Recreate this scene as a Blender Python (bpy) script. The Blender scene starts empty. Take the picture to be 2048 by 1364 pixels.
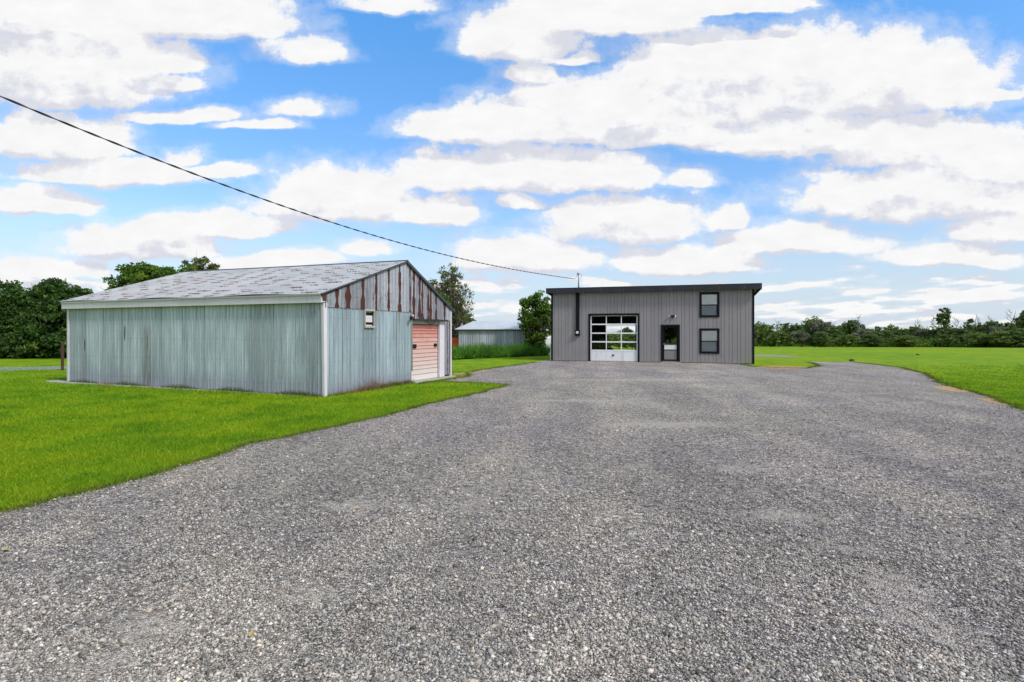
import bpy, math, random
import numpy as np
from mathutils import Vector, noise as mnoise
from mathutils.geometry import tessellate_polygon
S = bpy.context.scene
COL = S.collection
random.seed(7); RNG = np.random.default_rng(7)
R = math.radians
F = 1103.0; HY = 664.0; CH = 1.65          # focal length in photo pixels, horizon row, eye height

# ---------------------------------------------------------------- camera
cam = bpy.data.cameras.new('camera'); co = bpy.data.objects.new('camera', cam); COL.objects.link(co)
co.location = (0, 0, CH); co.rotation_euler = (R(90), 0, 0)
cam.sensor_width = 36; cam.lens = 36*F/2048; cam.shift_y = -(682-HY)/2048
cam.clip_start = .05; cam.clip_end = 6000
S.camera = co
S.view_settings.view_transform = 'Standard'; S.view_settings.look = 'None'
S.view_settings.exposure = 0.45; S.view_settings.gamma = 1

# ---------------------------------------------------------------- node helpers
class NT:
    def __init__(s, nt): s.nt = nt; s.N = nt.nodes; s.L = nt.links
    def node(s, t, **kw):
        n = s.N.new(t)
        for k, v in kw.items(): setattr(n, k, v)
        return n
    def put(s, sock, v):
        if v is None: return
        if isinstance(v, bpy.types.NodeSocket): s.L.new(v, sock)
        else:
            try: sock.default_value = v
            except Exception:
                sock.default_value = tuple(v) + (1.0,)
    def m(s, op, a, b=None, c=None, clamp=False):
        n = s.node('ShaderNodeMath', operation=op, use_clamp=clamp)
        for i, v in enumerate((a, b, c)): s.put(n.inputs[i], v)
        return n.outputs[0]
    def v(s, op, a, b=None):
        n = s.node('ShaderNodeVectorMath', operation=op)
        s.put(n.inputs[0], a)
        if b is not None:
            if op == 'SCALE': s.put(n.inputs[3], b)
            else: s.put(n.inputs[1], b)
        return n.outputs['Value'] if op in ('LENGTH', 'DOT_PRODUCT', 'DISTANCE') else n.outputs[0]
    def sep(s, a):
        n = s.node('ShaderNodeSeparateXYZ'); s.put(n.inputs[0], a); return n.outputs
    def comb(s, x, y, z):
        n = s.node('ShaderNodeCombineXYZ')
        for i, v in enumerate((x, y, z)): s.put(n.inputs[i], v)
        return n.outputs[0]
    def noise(s, vec, scale, detail=4, rough=.55, lac=2.0, dist=0, out='Fac'):
        n = s.node('ShaderNodeTexNoise')
        s.put(n.inputs['Vector'], vec); n.inputs['Scale'].default_value = scale
        n.inputs['Detail'].default_value = detail; n.inputs['Roughness'].default_value = rough
        n.inputs['Lacunarity'].default_value = lac; n.inputs['Distortion'].default_value = dist
        return n.outputs[out]
    def vor(s, vec, scale, feature='F1', out='Distance', rnd=1):
        n = s.node('ShaderNodeTexVoronoi', feature=feature)
        s.put(n.inputs['Vector'], vec); n.inputs['Scale'].default_value = scale
        n.inputs['Randomness'].default_value = rnd
        return n.outputs[out]
    def ramp(s, fac, stops, interp='LINEAR'):
        n = s.node('ShaderNodeValToRGB'); s.put(n.inputs[0], fac)
        cr = n.color_ramp; cr.interpolation = interp
        while len(cr.elements) < len(stops): cr.elements.new(.5)
        for e, (p, c) in zip(cr.elements, stops):
            e.position = p; e.color = (c, c, c, 1) if isinstance(c, (int, float)) else tuple(c) + (1,)
        return n.outputs[0]
    def mix(s, fac, a, b, mode='MIX'):
        n = s.node('ShaderNodeMix', data_type='RGBA', blend_type=mode)
        s.put(n.inputs[0], fac); s.put(n.inputs[6], a); s.put(n.inputs[7], b)
        return n.outputs[2]
    def sm(s, x, lo, hi, a=0.0, b=1.0):
        n = s.node('ShaderNodeMapRange', interpolation_type='SMOOTHSTEP')
        s.put(n.inputs[0], x); n.inputs[1].default_value = lo; n.inputs[2].default_value = hi
        n.inputs[3].default_value = a; n.inputs[4].default_value = b
        return n.outputs[0]
    def lin(s, x, lo, hi, a=0.0, b=1.0):
        n = s.node('ShaderNodeMapRange')
        s.put(n.inputs[0], x); n.inputs[1].default_value = lo; n.inputs[2].default_value = hi
        n.inputs[3].default_value = a; n.inputs[4].default_value = b
        return n.outputs[0]
    def attr(s, name, out='Fac'):
        n = s.node('ShaderNodeAttribute', attribute_name=name); return n.outputs[out]
    def bump(s, h, strength=.5, dist=.01):
        n = s.node('ShaderNodeBump'); n.inputs['Strength'].default_value = strength
        n.inputs['Distance'].default_value = dist; s.put(n.inputs['Height'], h); return n.outputs[0]

# ---------------------------------------------------------------- world: Nishita sky + cumulus
SUN_EL, SUN_AZ = 46, 130            # azimuth clockwise from +Y: behind the viewer, to the right
w = bpy.data.worlds.new('World'); S.world = w; w.use_nodes = True
w.node_tree.nodes.clear()

def pix_dir(px, py):
    v = Vector(((px-1024)/F, 1, (HY-py)/F)).normalized(); ay = math.sqrt(v.y*v.y+.05); return v.x/ay, v.z/ay

# cumulus heaps: centre, flat base, half width, height above the base, weight
BLOBS = [(130, 195, 250, 150, 1), (330, 178, 75, 34, .6), (430, 75, 190, 95, .95), (80, 70, 260, 110, 1), (320, 140, 90, 50, .8),
         (375, 238, 125, 26, .5), (515, 256, 85, 18, .4), (610, 118, 95, 40, -.25), (605, 232, 75, 34, -.15),
         (110, 310, 190, 80, .95), (210, 362, 210, 50, .85), (430, 352, 95, 22, .6), (372, 328, 45, 34, 0), (70, 424, 108, 52, .85),
         (690, 430, 185, 92, 1), (860, 442, 105, 50, .85), (630, 408, 90, 72, .8), (440, 468, 180, 44, .9), (735, 512, 55, 24, .1),
         (280, 512, 165, 64, .9), (90, 552, 130, 38, .8), (560, 532, 140, 28, .7),
         (790, 22, 110, 30, -.1), (1040, 112, 125, 110, 1), (1160, 62, 240, 70, 1), (1400, 24, 220, 40, .9), (1150, 122, 52, 20, .3), (1570, 14, 80, 22, .5),
         (1650, 220, 370, 150, 1.15), (1420, 200, 200, 130, 1), (1250, 250, 300, 100, 1), (1060, 168, 66, 40, .6), (960, 272, 165, 58, .8), (1080, 282, 220, 64, .9), (1330, 288, 180, 52, .9), (1660, 300, 300, 70, 1), (1985, 202, 72, 24, .5),
         (1040, 376, 262, 82, 1), (1215, 372, 100, 72, .8), (1370, 372, 60, 28, -.3),
         (1880, 330, 240, 80, .95), (1840, 424, 275, 92, 1), (1990, 360, 130, 100, .9),
         (1250, 476, 175, 88, .95), (1455, 456, 42, 40, .5), (1600, 506, 175, 52, .9), (1890, 528, 165, 40, .8), (1985, 478, 95, 58, .8), (1045, 416, 55, 24, .5), (1045, 542, 160, 66, .9), (1370, 546, 165, 48, .85)]

g = bpy.data.node_groups.new('cloud_density', 'ShaderNodeTree')
g.interface.new_socket('P', in_out='INPUT', socket_type='NodeSocketVector')      # (azimuth, tan elevation, 0)
g.interface.new_socket('D', in_out='OUTPUT', socket_type='NodeSocketFloat')
t = NT(g)
gi = t.node('NodeGroupInput'); go = t.node('NodeGroupOutput')
ps = t.sep(gi.outputs[0]); rear = ps[2]; P = t.comb(ps[0], ps[1], t.m('MULTIPLY', rear, 7.3))
el = t.m('MAXIMUM', ps[1], 0.0)
# layer coordinates: clouds get smaller and flatter toward the horizon
lay = t.m('DIVIDE', 1.0, t.m('ADD', el, .10))
Q = t.comb(t.m('DIVIDE', ps[0], t.m('ADD', t.m('MULTIPLY', el, .75), .22)), t.m('MULTIPLY', t.m('LOGARITHM', t.m('ADD', el, .09), 2.718), 1.9), 0.0)
# warp outline
wn = t.noise(t.v('MULTIPLY', P, (1, 1.4, 1)), 7.0, 4, .55, out='Color')
Pw = t.v('ADD', P, t.v('MULTIPLY', t.v('SUBTRACT', wn, (.5, .5, .5)), (.06, .045, 0)))
acc = None
for (cx, cy, rx, ry, wt) in BLOBS:
    a, tt = pix_dir(cx, cy-ry*.22)
    ra = (pix_dir(cx+rx, cy)[0]-pix_dir(cx-rx, cy)[0])/2*1.15; rt = (pix_dir(cx, cy-ry)[1]-pix_dir(cx, cy)[1])*1.05
    v1 = t.v('MULTIPLY', t.v('SUBTRACT', Pw, (a, tt, 0)), (1/ra, 1/rt, 0))
    d = t.v('LENGTH', t.v('MAXIMUM', v1, t.v('MULTIPLY', v1, (1, -2.6, 0))))
    b = t.m('MULTIPLY', t.m('SUBTRACT', 1.0, d), .62+.38*wt)
    acc = b if acc is None else t.m('SMOOTH_MAX', acc, b, .06)
# behind the viewer and to the sides: broken cloud from noise alone
amb = t.m('MULTIPLY', t.m('SUBTRACT', t.noise(t.v('MULTIPLY', Q, (1, 1.6, 1)), 2.2, 2, .5), .47), 3.4)
side = t.m('MAXIMUM', t.sm(t.m('ABSOLUTE', ps[0]), .98, 1.2), rear)
high = t.sm(ps[1], .66, .85)
low = t.sm(ps[1], .14, .07)
acc = t.m('MAXIMUM', acc, t.m('ADD', amb, t.m('SUBTRACT', t.m('MAXIMUM', t.m('MAXIMUM', side, high), t.m('MULTIPLY', low, 1.0)), 1.0)))
acc = t.m('MINIMUM', t.m('MAXIMUM', acc, -.8), .55)
fb = t.noise(Q, 2.6, 9, .58, 2.1)
fd = t.noise(t.v('MULTIPLY', P, (1, 1.15, 1)), 17.0, 7, .64, 2.1)
vn_ = t.node('ShaderNodeTexVoronoi', feature='F1'); t.put(vn_.inputs['Vector'], t.v('ADD', t.v('MULTIPLY', P, (1, 1.35, 1)), t.v('SCALE', wn, .05)))
vn_.inputs['Scale'].default_value = 11; vn_.inputs['Detail'].default_value = 4; vn_.inputs['Roughness'].default_value = .55; vn_.normalize = True
pf = t.m('SUBTRACT', .42, vn_.outputs['Distance'])
D = t.m('ADD', t.m('ADD', t.m('MULTIPLY', acc, 1.25), -.165), t.m('MULTIPLY', t.m('SUBTRACT', fb, .5), .5))
D = t.m('ADD', D, t.m('MULTIPLY', t.m('SUBTRACT', fd, .5), .95))
D = t.m('ADD', D, t.m('MULTIPLY', pf, 1.0))
t.L.new(D, go.inputs[0])

t = NT(w.node_tree)
out = t.node('ShaderNodeOutputWorld'); bg = t.node('ShaderNodeBackground')
sky = t.node('ShaderNodeTexSky', sky_type='NISHITA')
sky.sun_disc = False; sky.sun_elevation = R(SUN_EL); sky.sun_rotation = R(SUN_AZ)
sky.air_density = 1.0; sky.dust_density = .6; sky.ozone_density = 2.0; sky.altitude = 0
tc = t.node('ShaderNodeTexCoord'); dr = t.sep(tc.outputs['Generated'])
hor = t.m('SQRT', t.m('ADD', t.m('MULTIPLY', dr[0], dr[0]), t.m('MULTIPLY', dr[1], dr[1])))
te = t.m('MINIMUM', t.m('DIVIDE', dr[2], t.m('MAXIMUM', hor, .02)), 6.0)
ay = t.m('SQRT', t.m('ADD', t.m('MULTIPLY', dr[1], dr[1]), .05))
PP = t.comb(t.m('DIVIDE', dr[0], ay), t.m('DIVIDE', dr[2], ay), t.m('LESS_THAN', dr[1], 0.0))
def dens(p):
    n = t.node('ShaderNodeGroup'); n.node_tree = g; t.put(n.inputs[0], p); return n.outputs[0]
D0 = dens(PP); D1 = dens(t.v('ADD', PP, t.comb(.012, t.m('ADD', .022, t.m('MULTIPLY', te, .06)), 0.0)))
cov = t.sm(D0, -.06, .27)
thin = t.m('MULTIPLY', t.sm(D0, -.35, .12), .34)                 # veil round the clouds
cov = t.m('MAXIMUM', cov, thin)
shade = t.sm(t.m('ADD', t.m('MULTIPLY', t.m('SUBTRACT', D1, D0), 1.35), t.m('MULTIPLY', D1, .34)), .10, .72)
cl = t.mix(shade, (6.95, 6.95, 7.0), (5.2, 5.3, 5.9))
fine = t.noise(t.v('MULTIPLY', PP, (1, 2.2, 1)), 16, 6, .6)
cl = t.mix(1.0, cl, t.ramp(fine, [(.3, .95), (.7, 1.03)]), 'MULTIPLY')
# sky colour: richer blue overhead, milky at the horizon
sk = t.mix(1.0, sky.outputs[0], t.ramp(t.m('MULTIPLY', te, 1.4), [(0, (1.0, 1.0, 1.02)), (.25, (1.08, 1.24, 1.42)), (.85, (.78, 1.62, 2.1))]), 'MULTIPLY')
hz = t.sm(te, .25, .0)
sk = t.mix(t.m('MULTIPLY', hz, .80), sk, (4.6, 5.45, 6.5))
col = t.mix(cov, sk, cl)
t.L.new(col, bg.inputs[0]); bg.inputs[1].default_value = .1
t.L.new(bg.outputs[0], out.inputs[0])
w.cycles.sampling_method = 'MANUAL'; w.cycles.sample_map_resolution = 512

# ---------------------------------------------------------------- sun (veiled)
sl = bpy.data.lights.new('sun', 'SUN'); sl.energy = 2.3; sl.angle = R(10); sl.color = (1, .96, .9)
so = bpy.data.objects.new('sun', sl); COL.objects.link(so)
sd = Vector((math.sin(R(SUN_AZ))*math.cos(R(SUN_EL)), math.cos(R(SUN_AZ))*math.cos(R(SUN_EL)), math.sin(R(SUN_EL))))
so.rotation_euler = (-sd).to_track_quat('-Z', 'Y').to_euler(); so.location = (0, 0, 30)

# ---------------------------------------------------------------- geometry helpers
def G(px, py):                       # photo pixel -> point of the flat ground
    d = CH*F/(py-HY); return ((px-1024)/F*d, d)
def W(px, py, d): return ((px-1024)/F*d, d, CH-(py-HY)/F*d)
def gz(x, y):                        # terrain height
    s = min(max((y-36)/80, 0), 1); s = s*s*(3-2*s); return -1.15*s

class MB:
    def __init__(s): s.v = []; s.f = []; s.mi = []; s.a = []
    def add(s, vs, fs, mi=0):
        o = len(s.v); s.v += [tuple(p) for p in vs]
        for f in fs: s.f.append(tuple(i+o for i in f)); s.mi.append(mi)
        return s
    def box(s, x0, x1, y0, y1, z0, z1, mi=0):
        return s.add([(x0,y0,z0),(x1,y0,z0),(x1,y1,z0),(x0,y1,z0),(x0,y0,z1),(x1,y0,z1),(x1,y1,z1),(x0,y1,z1)],
              [(0,3,2,1),(4,5,6,7),(0,1,5,4),(1,2,6,5),(2,3,7,6),(3,0,4,7)], mi)
    def prism(s, pts, axis, a, b, mi=0):     # polygon pts extruded along axis
        n = len(pts)
        def mk(p, k):
            return (k, p[0], p[1]) if axis == 0 else ((p[0], k, p[1]) if axis == 1 else (p[0], p[1], k))
        vs = [mk(p, a) for p in pts]+[mk(p, b) for p in pts]
        return s.add(vs, [tuple(range(n))[::-1], tuple(range(n, 2*n))]+[(i, (i+1) % n, (i+1) % n+n, i+n) for i in range(n)], mi)
    def hexa(s, q, mi=0):                   # 8 arbitrary corners, box order
        return s.add(q, [(0,3,2,1),(4,5,6,7),(0,1,5,4),(1,2,6,5),(2,3,7,6),(3,0,4,7)], mi)
    def tube(s, pts, rad, n=8, mi=0, cap=True):
        pts = [Vector(p) for p in pts]; k = len(pts)
        rs = rad if isinstance(rad, (list, tuple)) else [rad]*k
        o = len(s.v); up = Vector((.13, .31, .94))
        for i, p in enumerate(pts):
            d = (pts[min(i+1, k-1)]-pts[max(i-1, 0)]).normalized()
            if abs(d.dot(up)) > .95: up = Vector((1, .1, 0))
            a = d.cross(up).normalized(); b = d.cross(a)
            for j in range(n):
                q = p+(a*math.cos(2*math.pi*j/n)+b*math.sin(2*math.pi*j/n))*rs[i]; s.v.append(tuple(q))
        for i in range(k-1):
            for j in range(n):
                s.f.append((o+i*n+j, o+i*n+(j+1) % n, o+(i+1)*n+(j+1) % n, o+(i+1)*n+j)); s.mi.append(mi)
        if cap:
            s.f.append(tuple(o+j for j in range(n))[::-1]); s.f.append(tuple(o+(k-1)*n+j for j in range(n))); s.mi += [mi, mi]
        return s
    def build(s, name, mats, parent=None, smooth=False, bevel=0):
        me = bpy.data.meshes.new(name); me.from_pydata(s.v, [], s.f)
        if not isinstance(mats, (list, tuple)): mats = [mats]
        for m_ in mats: me.materials.append(m_)
        if len(mats) > 1: me.polygons.foreach_set('material_index', s.mi)
        if smooth: me.polygons.foreach_set('use_smooth', [True]*len(me.polygons))
        me.update()
        o = bpy.data.objects.new(name, me); COL.objects.link(o)
        if parent: o.parent = parent
        if bevel:
            b = o.modifiers.new('bevel', 'BEVEL'); b.width = bevel; b.segments = 2; b.limit_method = 'ANGLE'
        return o

def npmesh(name, verts, faces, mat, parent=None, attrs=None):
    """fast mesh; faces (n,k) array of equal length polygons; attrs: name -> per-vertex floats"""
    me = bpy.data.meshes.new(name); n, k = faces.shape
    me.vertices.add(len(verts)); me.vertices.foreach_set('co', np.asarray(verts, np.float32).ravel())
    me.loops.add(n*k); me.loops.foreach_set('vertex_index', faces.astype(np.int32).ravel())
    me.polygons.add(n); me.polygons.foreach_set('loop_start', np.arange(0, n*k, k, dtype=np.int32))
    me.update(calc_edges=True)
    for kk, vv in (attrs or {}).items():
        a = me.attributes.new(kk, 'FLOAT', 'POINT'); a.data.foreach_set('value', np.asarray(vv, np.float32))
    me.materials.append(mat)
    o = bpy.data.objects.new(name, me); COL.objects.link(o)
    if parent: o.parent = parent
    return o

def tag(o, label=None, cat=None, group=None, kind=None):
    if label: o['label'] = label
    if cat: o['category'] = cat
    if group: o['group'] = group
    if kind: o['kind'] = kind
    return o
def thing(name, label, cat, loc=(0, 0, 0), rz=0, group=None):
    o = bpy.data.objects.new(name, None); COL.objects.link(o); o.location = loc; o.rotation_euler = (0, 0, rz)
    o.empty_display_size = .3
    return tag(o, label, cat, group)

# ---------------------------------------------------------------- materials
def new_mat(name):
    m = bpy.data.materials.new(name); m.use_nodes = True; m.node_tree.nodes.clear()
    t = NT(m.node_tree); o = t.node('ShaderNodeOutputMaterial'); p = t.node('ShaderNodeBsdfPrincipled')
    t.L.new(p.outputs[0], o.inputs[0]); t.p = p; t.o = o; t.tc = t.node('ShaderNodeTexCoord')
    t.obj = t.tc.outputs['Object']
    geo = t.node('ShaderNodeNewGeometry'); t.pos = geo.outputs['Position']
    return m, t
def setp(t, col=None, rough=None, metal=None, normal=None, spec=None):
    if col is not None: t.put(t.p.inputs['Base Color'], col)
    if rough is not None: t.put(t.p.inputs['Roughness'], rough)
    if metal is not None: t.put(t.p.inputs['Metallic'], metal)
    if spec is not None: t.put(t.p.inputs['Specular IOR Level'], spec)
    if normal is not None: t.put(t.p.inputs['Normal'], normal)

def simple(name, c, rough=.6, var=.15, scale=3, metal=0, grime=None, spec=.5):
    m, t = new_mat(name)
    n = t.noise(t.obj, scale, 5, .6)
    k = t.ramp(n, [(.25, 1-var), (.75, 1+var)])
    col = t.mix(1.0, c, k, 'MULTIPLY')
    if grime:
        gsel = t.sm(t.noise(t.v('MULTIPLY', t.obj, (1, 1, .25)), scale*2.3, 5, .65), .52, .75)
        col = t.mix(t.m('MULTIPLY', gsel, .6), col, grime)
    setp(t, col, rough, metal, t.bump(t.noise(t.obj, scale*14, 3), .15, .004), spec)
    return m

M = {}
M['trim_black'] = simple('black_trim', (.009, .010, .013), .5, .2, spec=.12)
M['fascia'] = simple('dark_fascia', (.030, .031, .040), .45, .25, 1.5, spec=.25)
M['white_trim'] = simple('white_trim', (.64, .59, .62), .55, .07, 2, grime=(.44, .43, .41))
M['cream_trim'] = simple('cream_trim', (.42, .39, .32), .6, .1, 6, grime=(.25, .18, .1))
M['alu'] = simple('white_aluminium', (.84, .83, .85), .35, .04)
M['door_white'] = simple('door_white', (.80, .79, .79), .4, .05, 2, grime=(.5, .49, .45))
M['black'] = simple('black_plastic', (.01, .01, .012), .45, spec=.2)
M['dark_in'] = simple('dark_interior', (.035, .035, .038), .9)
M['concrete'] = simple('concrete', (.36, .34, .31), .9, .2, 4, grime=(.2, .17, .13))
M['galv'] = simple('galvanised_pipe', (.30, .31, .32), .45, .1, 5, metal=.6)
M['cable'] = simple('cable', (.03, .03, .03), .6)
M['strand'] = simple('cable_strand', (.035, .035, .035), .5)
M['wood_post'] = simple('post_wood', (.075, .035, .02), .9, .35, 6)
M['blind'] = simple('window_blind', (.93, .95, .91), .8, .03)
M['screen'] = simple('insect_screen', (.42, .46, .48), .8, .05)
M['notice'] = simple('notice_panel', (.70, .70, .66), .6, .04)
M['meter'] = simple('meter_glass', (.72, .72, .72), .2, .03)
M['orange'] = simple('orange_paint', (.75, .10, .02), .5, .12, 3)
M['rubber'] = simple('rubber', (.014, .014, .014), .85)
M['van_white'] = simple('white_paint', (.80, .80, .80), .3, .03)
M['threshold'] = simple('threshold', (.20, .13, .09), .7)
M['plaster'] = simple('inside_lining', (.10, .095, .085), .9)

def glass_mat(name, tint=(.92, .95, .95), refl=.08):
    m, t = new_mat(name); t.N.remove(t.p)
    tr = t.node('ShaderNodeBsdfTransparent'); tr.inputs[0].default_value = tint + (1,)
    gl = t.node('ShaderNodeBsdfGlossy'); gl.inputs['Roughness'].default_value = .02
    fr = t.node('ShaderNodeFresnel'); fr.inputs[0].default_value = 1.5
    mx = t.node('ShaderNodeMixShader')
    t.L.new(t.m('ADD', fr.outputs[0], refl, clamp=True), mx.inputs[0])
    t.L.new(tr.outputs[0], mx.inputs[1]); t.L.new(gl.outputs[0], mx.inputs[2]); t.L.new(mx.outputs[0], t.o.inputs[0])
    return m
M['glass'] = glass_mat('clear_glass', (.98, .99, .99), .0)
M['glass_dark'] = glass_mat('tinted_glass', (.45, .47, .47), .16)

# workshop siding: warm grey painted steel
m, t = new_mat('grey_siding')
s_ = t.sep(t.obj)
pan = t.noise(t.comb(t.m('FLOOR', t.m('MULTIPLY', s_[0], 2.4)), 0.0, 0.0), 3.7, 0)
n = t.noise(t.v('MULTIPLY', t.obj, (1, 1, .3)), 1.6, 5, .6)
c = t.mix(t.ramp(n, [(.3, 0.0), (.7, 1.0)]), (.235, .216, .215), (.275, .254, .252))
c = t.mix(1.0, c, t.ramp(pan, [(.3, .94), (.7, 1.05)]), 'MULTIPLY')
splash = t.m('MULTIPLY', t.sm(s_[2], .5, .0), t.sm(t.noise(t.obj, 5, 5, .7), .35, .7))
c = t.mix(t.m('MULTIPLY', splash, .7), c, (.33, .30, .27))
setp(t, c, .48, 0, t.bump(t.noise(t.v('MULTIPLY', t.obj, (1, 1, .08)), 9, 3), .12, .01)); M['siding'] = m

# galvanised barn sheet: blue green patina, stains; attributes: rust, panel, stain
def barn_sheet(name, base1, base2, pale):
    m, t = new_mat(name); s_ = t.sep(t.obj)
    rust = t.attr('rust'); pan = t.attr('panel'); rib = t.attr('rib'); stain = t.attr('stain')
    n1 = t.noise(t.v('MULTIPLY', t.obj, (1, 1, .35)), 1.3, 6, .62)
    n2 = t.noise(t.v('MULTIPLY', t.obj, (14, 14, 1.0)), 1.0, 4, .6)
    n3 = t.noise(t.obj, 26, 4, .75)
    c = t.mix(t.ramp(n1, [(.32, 0.0), (.68, 1.0)]), base1, base2)
    c = t.mix(t.m('MULTIPLY', t.ramp(n2, [(.42, 0.0), (.66, 1.0)]), .65), c, pale)
    c = t.mix(1.0, c, t.ramp(pan, [(0, .76), (1, 1.22)]), 'MULTIPLY')
    c = t.mix(1.0, c, t.ramp(n3, [(.3, .80), (.5, 1.0), (.7, 1.16)]), 'MULTIPLY')
    # colour darkens along the rib folds
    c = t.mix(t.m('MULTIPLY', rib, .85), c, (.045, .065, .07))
    # zinc turning lilac grey in a splash band at the foot
    foot = t.sm(t.m('ADD', s_[2], t.m('MULTIPLY', t.m('SUBTRACT', n1, .5), .5)), .75, .15)
    c = t.mix(t.m('MULTIPLY', foot, .55), c, (.27, .27, .33))
    c = t.mix(t.m('MULTIPLY', stain, t.ramp(t.noise(t.v('MULTIPLY', t.obj, (8, 8, 1)), 1.2, 5, .7), [(.35, .15), (.65, .85)])), c, (.13, .105, .09))
    hx = t.m('ADD', s_[0], s_[1])
    gx = t.m('MULTIPLY', t.m('ABSOLUTE', t.m('SUBTRACT', t.m('FRACT', t.m('DIVIDE', hx, .155)), .5)), .155)
    gzr = t.m('MULTIPLY', t.m('ABSOLUTE', t.m('SUBTRACT', t.m('FRACT', t.m('DIVIDE', t.m('ADD', s_[2], t.m('MULTIPLY', t.m('SINE', t.m('MULTIPLY', hx, 2.1)), .012)), .58)), .5)), .58)
    scr = t.m('MULTIPLY', t.sm(gx, .018, .008), t.sm(gzr, .018, .008))
    dots = t.m('MAXIMUM', scr, t.sm(t.vor(t.obj, 5.0), .06, .035))
    c = t.mix(t.m('MULTIPLY', dots, .55), c, (.06, .07, .07))
    dn = t.noise(t.v('MULTIPLY', t.obj, (30, 30, 4)), 1, 5, .7)
    sp = t.sm(t.noise(t.v('MULTIPLY', t.obj, (16, 16, 5)), 1, 6, .75), .545, .63)
    rsel = t.sm(t.m('ADD', rust, t.m('MULTIPLY', t.m('SUBTRACT', dn, .5), 1.5)), .42, .62)
    rsel = t.m('MAXIMUM', rsel, t.m('MULTIPLY', sp, t.attr('pit')))
    rc = t.mix(t.noise(t.obj, 18, 5, .7), (.028, .008, .006), (.11, .028, .016))
    c = t.mix(rsel, c, rc)
    setp(t, c, t.lin(rsel, 0, 1, .52, .9), t.lin(rsel, 0, 1, .12, 0), t.bump(t.m('ADD', n3, dn), .2, .004))
    return m
M['barn_side'] = barn_sheet('green_galvanised', (.30, .36, .39), (.42, .485, .51), (.60, .65, .67))
M['barn_front'] = barn_sheet('blue_galvanised', (.25, .32, .355), (.35, .425, .455), (.48, .54, .57))
M['barn_gable'] = barn_sheet('grey_galvanised', (.23, .235, .26), (.34, .345, .375), (.46, .465, .49))
M['shed_wall'] = barn_sheet('shed_galvanised', (.33, .36, .41), (.44, .475, .52), (.56, .59, .63))

m, t = new_mat('barn_roof_metal')
r_ = t.attr('rust'); n1 = t.noise(t.obj, 1.1, 5, .6); n3 = t.noise(t.obj, 30, 4, .7)
seam = t.attr('seam')
c = t.mix(t.ramp(n1, [(.3, 0.0), (.7, 1.0)]), (.36, .35, .33), (.48, .465, .44))
c = t.mix(1.0, c, t.ramp(n3, [(.3, .88), (.7, 1.1)]), 'MULTIPLY')
c = t.mix(t.m('MULTIPLY', seam, .25), c, (.20, .19, .18))
sel = t.sm(t.m('ADD', r_, t.m('MULTIPLY', t.m('SUBTRACT', n3, .5), .4)), .26, .46)
warm = t.attr('warm')
c = t.mix(t.m('MULTIPLY', t.sm(r_, .08, .5), t.m('MULTIPLY', warm, .5)), c, (.42, .22, .15))
c = t.mix(sel, c, t.mix(warm, (.105, .085, .08), (.19, .065, .035)))
setp(t, c, .5, .15, t.bump(n3, .15, .004)); M['barn_roof'] = m

m, t = new_mat('shed_roof_metal')
n1 = t.noise(t.obj, .9, 5, .6)
c = t.mix(t.ramp(n1, [(.3, 0.0), (.7, 1.0)]), (.46, .48, .49), (.58, .59, .60))
setp(t, c, .5, .15, t.bump(t.noise(t.obj, 20, 4), .15, .004)); M['shed_roof'] = m

m, t = new_mat('faded_red_door')      # sun-bleached: strongest at the top, chalk white at the foot
s_ = t.sep(t.obj)
h = t.m('ADD', s_[2], t.m('MULTIPLY', t.m('SUBTRACT', t.noise(t.v('MULTIPLY', t.obj, (1, 1, 3)), 1.7, 4, .6), .5), .6))
c = t.ramp(t.m('DIVIDE', h, 2.0), [(.08, (.70, .62, .56)), (.38, (.66, .45, .39)), (.66, (.64, .36, .30)), (.85, (.58, .21, .165)), (1, (.50, .16, .13))])
blot = t.noise(t.obj, 5, 5, .7)
c = t.mix(t.m('MULTIPLY', t.sm(blot, .5, .75), .35), c, (.66, .56, .50))
setp(t, c, .55, 0, t.bump(blot, .1, .004)); M['red_door'] = m

# lawn sheet
def grass_color(t, pos):
    big = t.noise(pos, .09, 4, .6); mid = t.noise(pos, .9, 5, .65); fine = t.noise(pos, 14, 4, .75)
    c = t.mix(t.ramp(big, [(.35, 0.0), (.65, 1.0)]), (.110, .270, .006), (.215, .335, .005))
    c = t.mix(t.m('MULTIPLY', t.ramp(mid, [(.42, 0.0), (.66, 1.0)]), .75), c, (.31, .39, .008))
    c = t.mix(t.m('MULTIPLY', t.ramp(mid, [(.32, 1.0), (.47, 0.0)]), .65), c, (.060, .185, .004))
    return c, mid, fine
m, t = new_mat('lawn')
c, mid, fine = grass_color(t, t.pos)
worn = t.sm(t.noise(t.pos, .35, 7, .72), .56, .70)
c = t.mix(t.m('MULTIPLY', worn, .45), c, (.34, .33, .04))
c = t.mix(1.0, c, t.ramp(fine, [(.3, .68), (.5, 1.0), (.7, 1.22)]), 'MULTIPLY')
sx = t.noise(t.v('MULTIPLY', t.pos, (2.0, 7.0, 1)), 3.0, 5, .7)
c = t.mix(1.0, c, t.ramp(sx, [(.3, .82), (.7, 1.14)]), 'MULTIPLY')
pp = t.sep(t.pos)
mow = t.m('SINE', t.m('MULTIPLY', t.m('ADD', pp[1], t.m('MULTIPLY', pp[0], .06)), 1.9))
far = t.sm(pp[1], 24, 40)
c = t.mix(t.m('MULTIPLY', far, t.lin(mow, -1, 1, 0, .22)), c, (.20, .30, .008))
c = t.mix(1.0, c, (.86, .84, .9), 'MULTIPLY')
setp(t, c, .95, 0, t.bump(t.noise(t.pos, 22, 4, .8), .7, .03), .1); M['lawn'] = m

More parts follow.
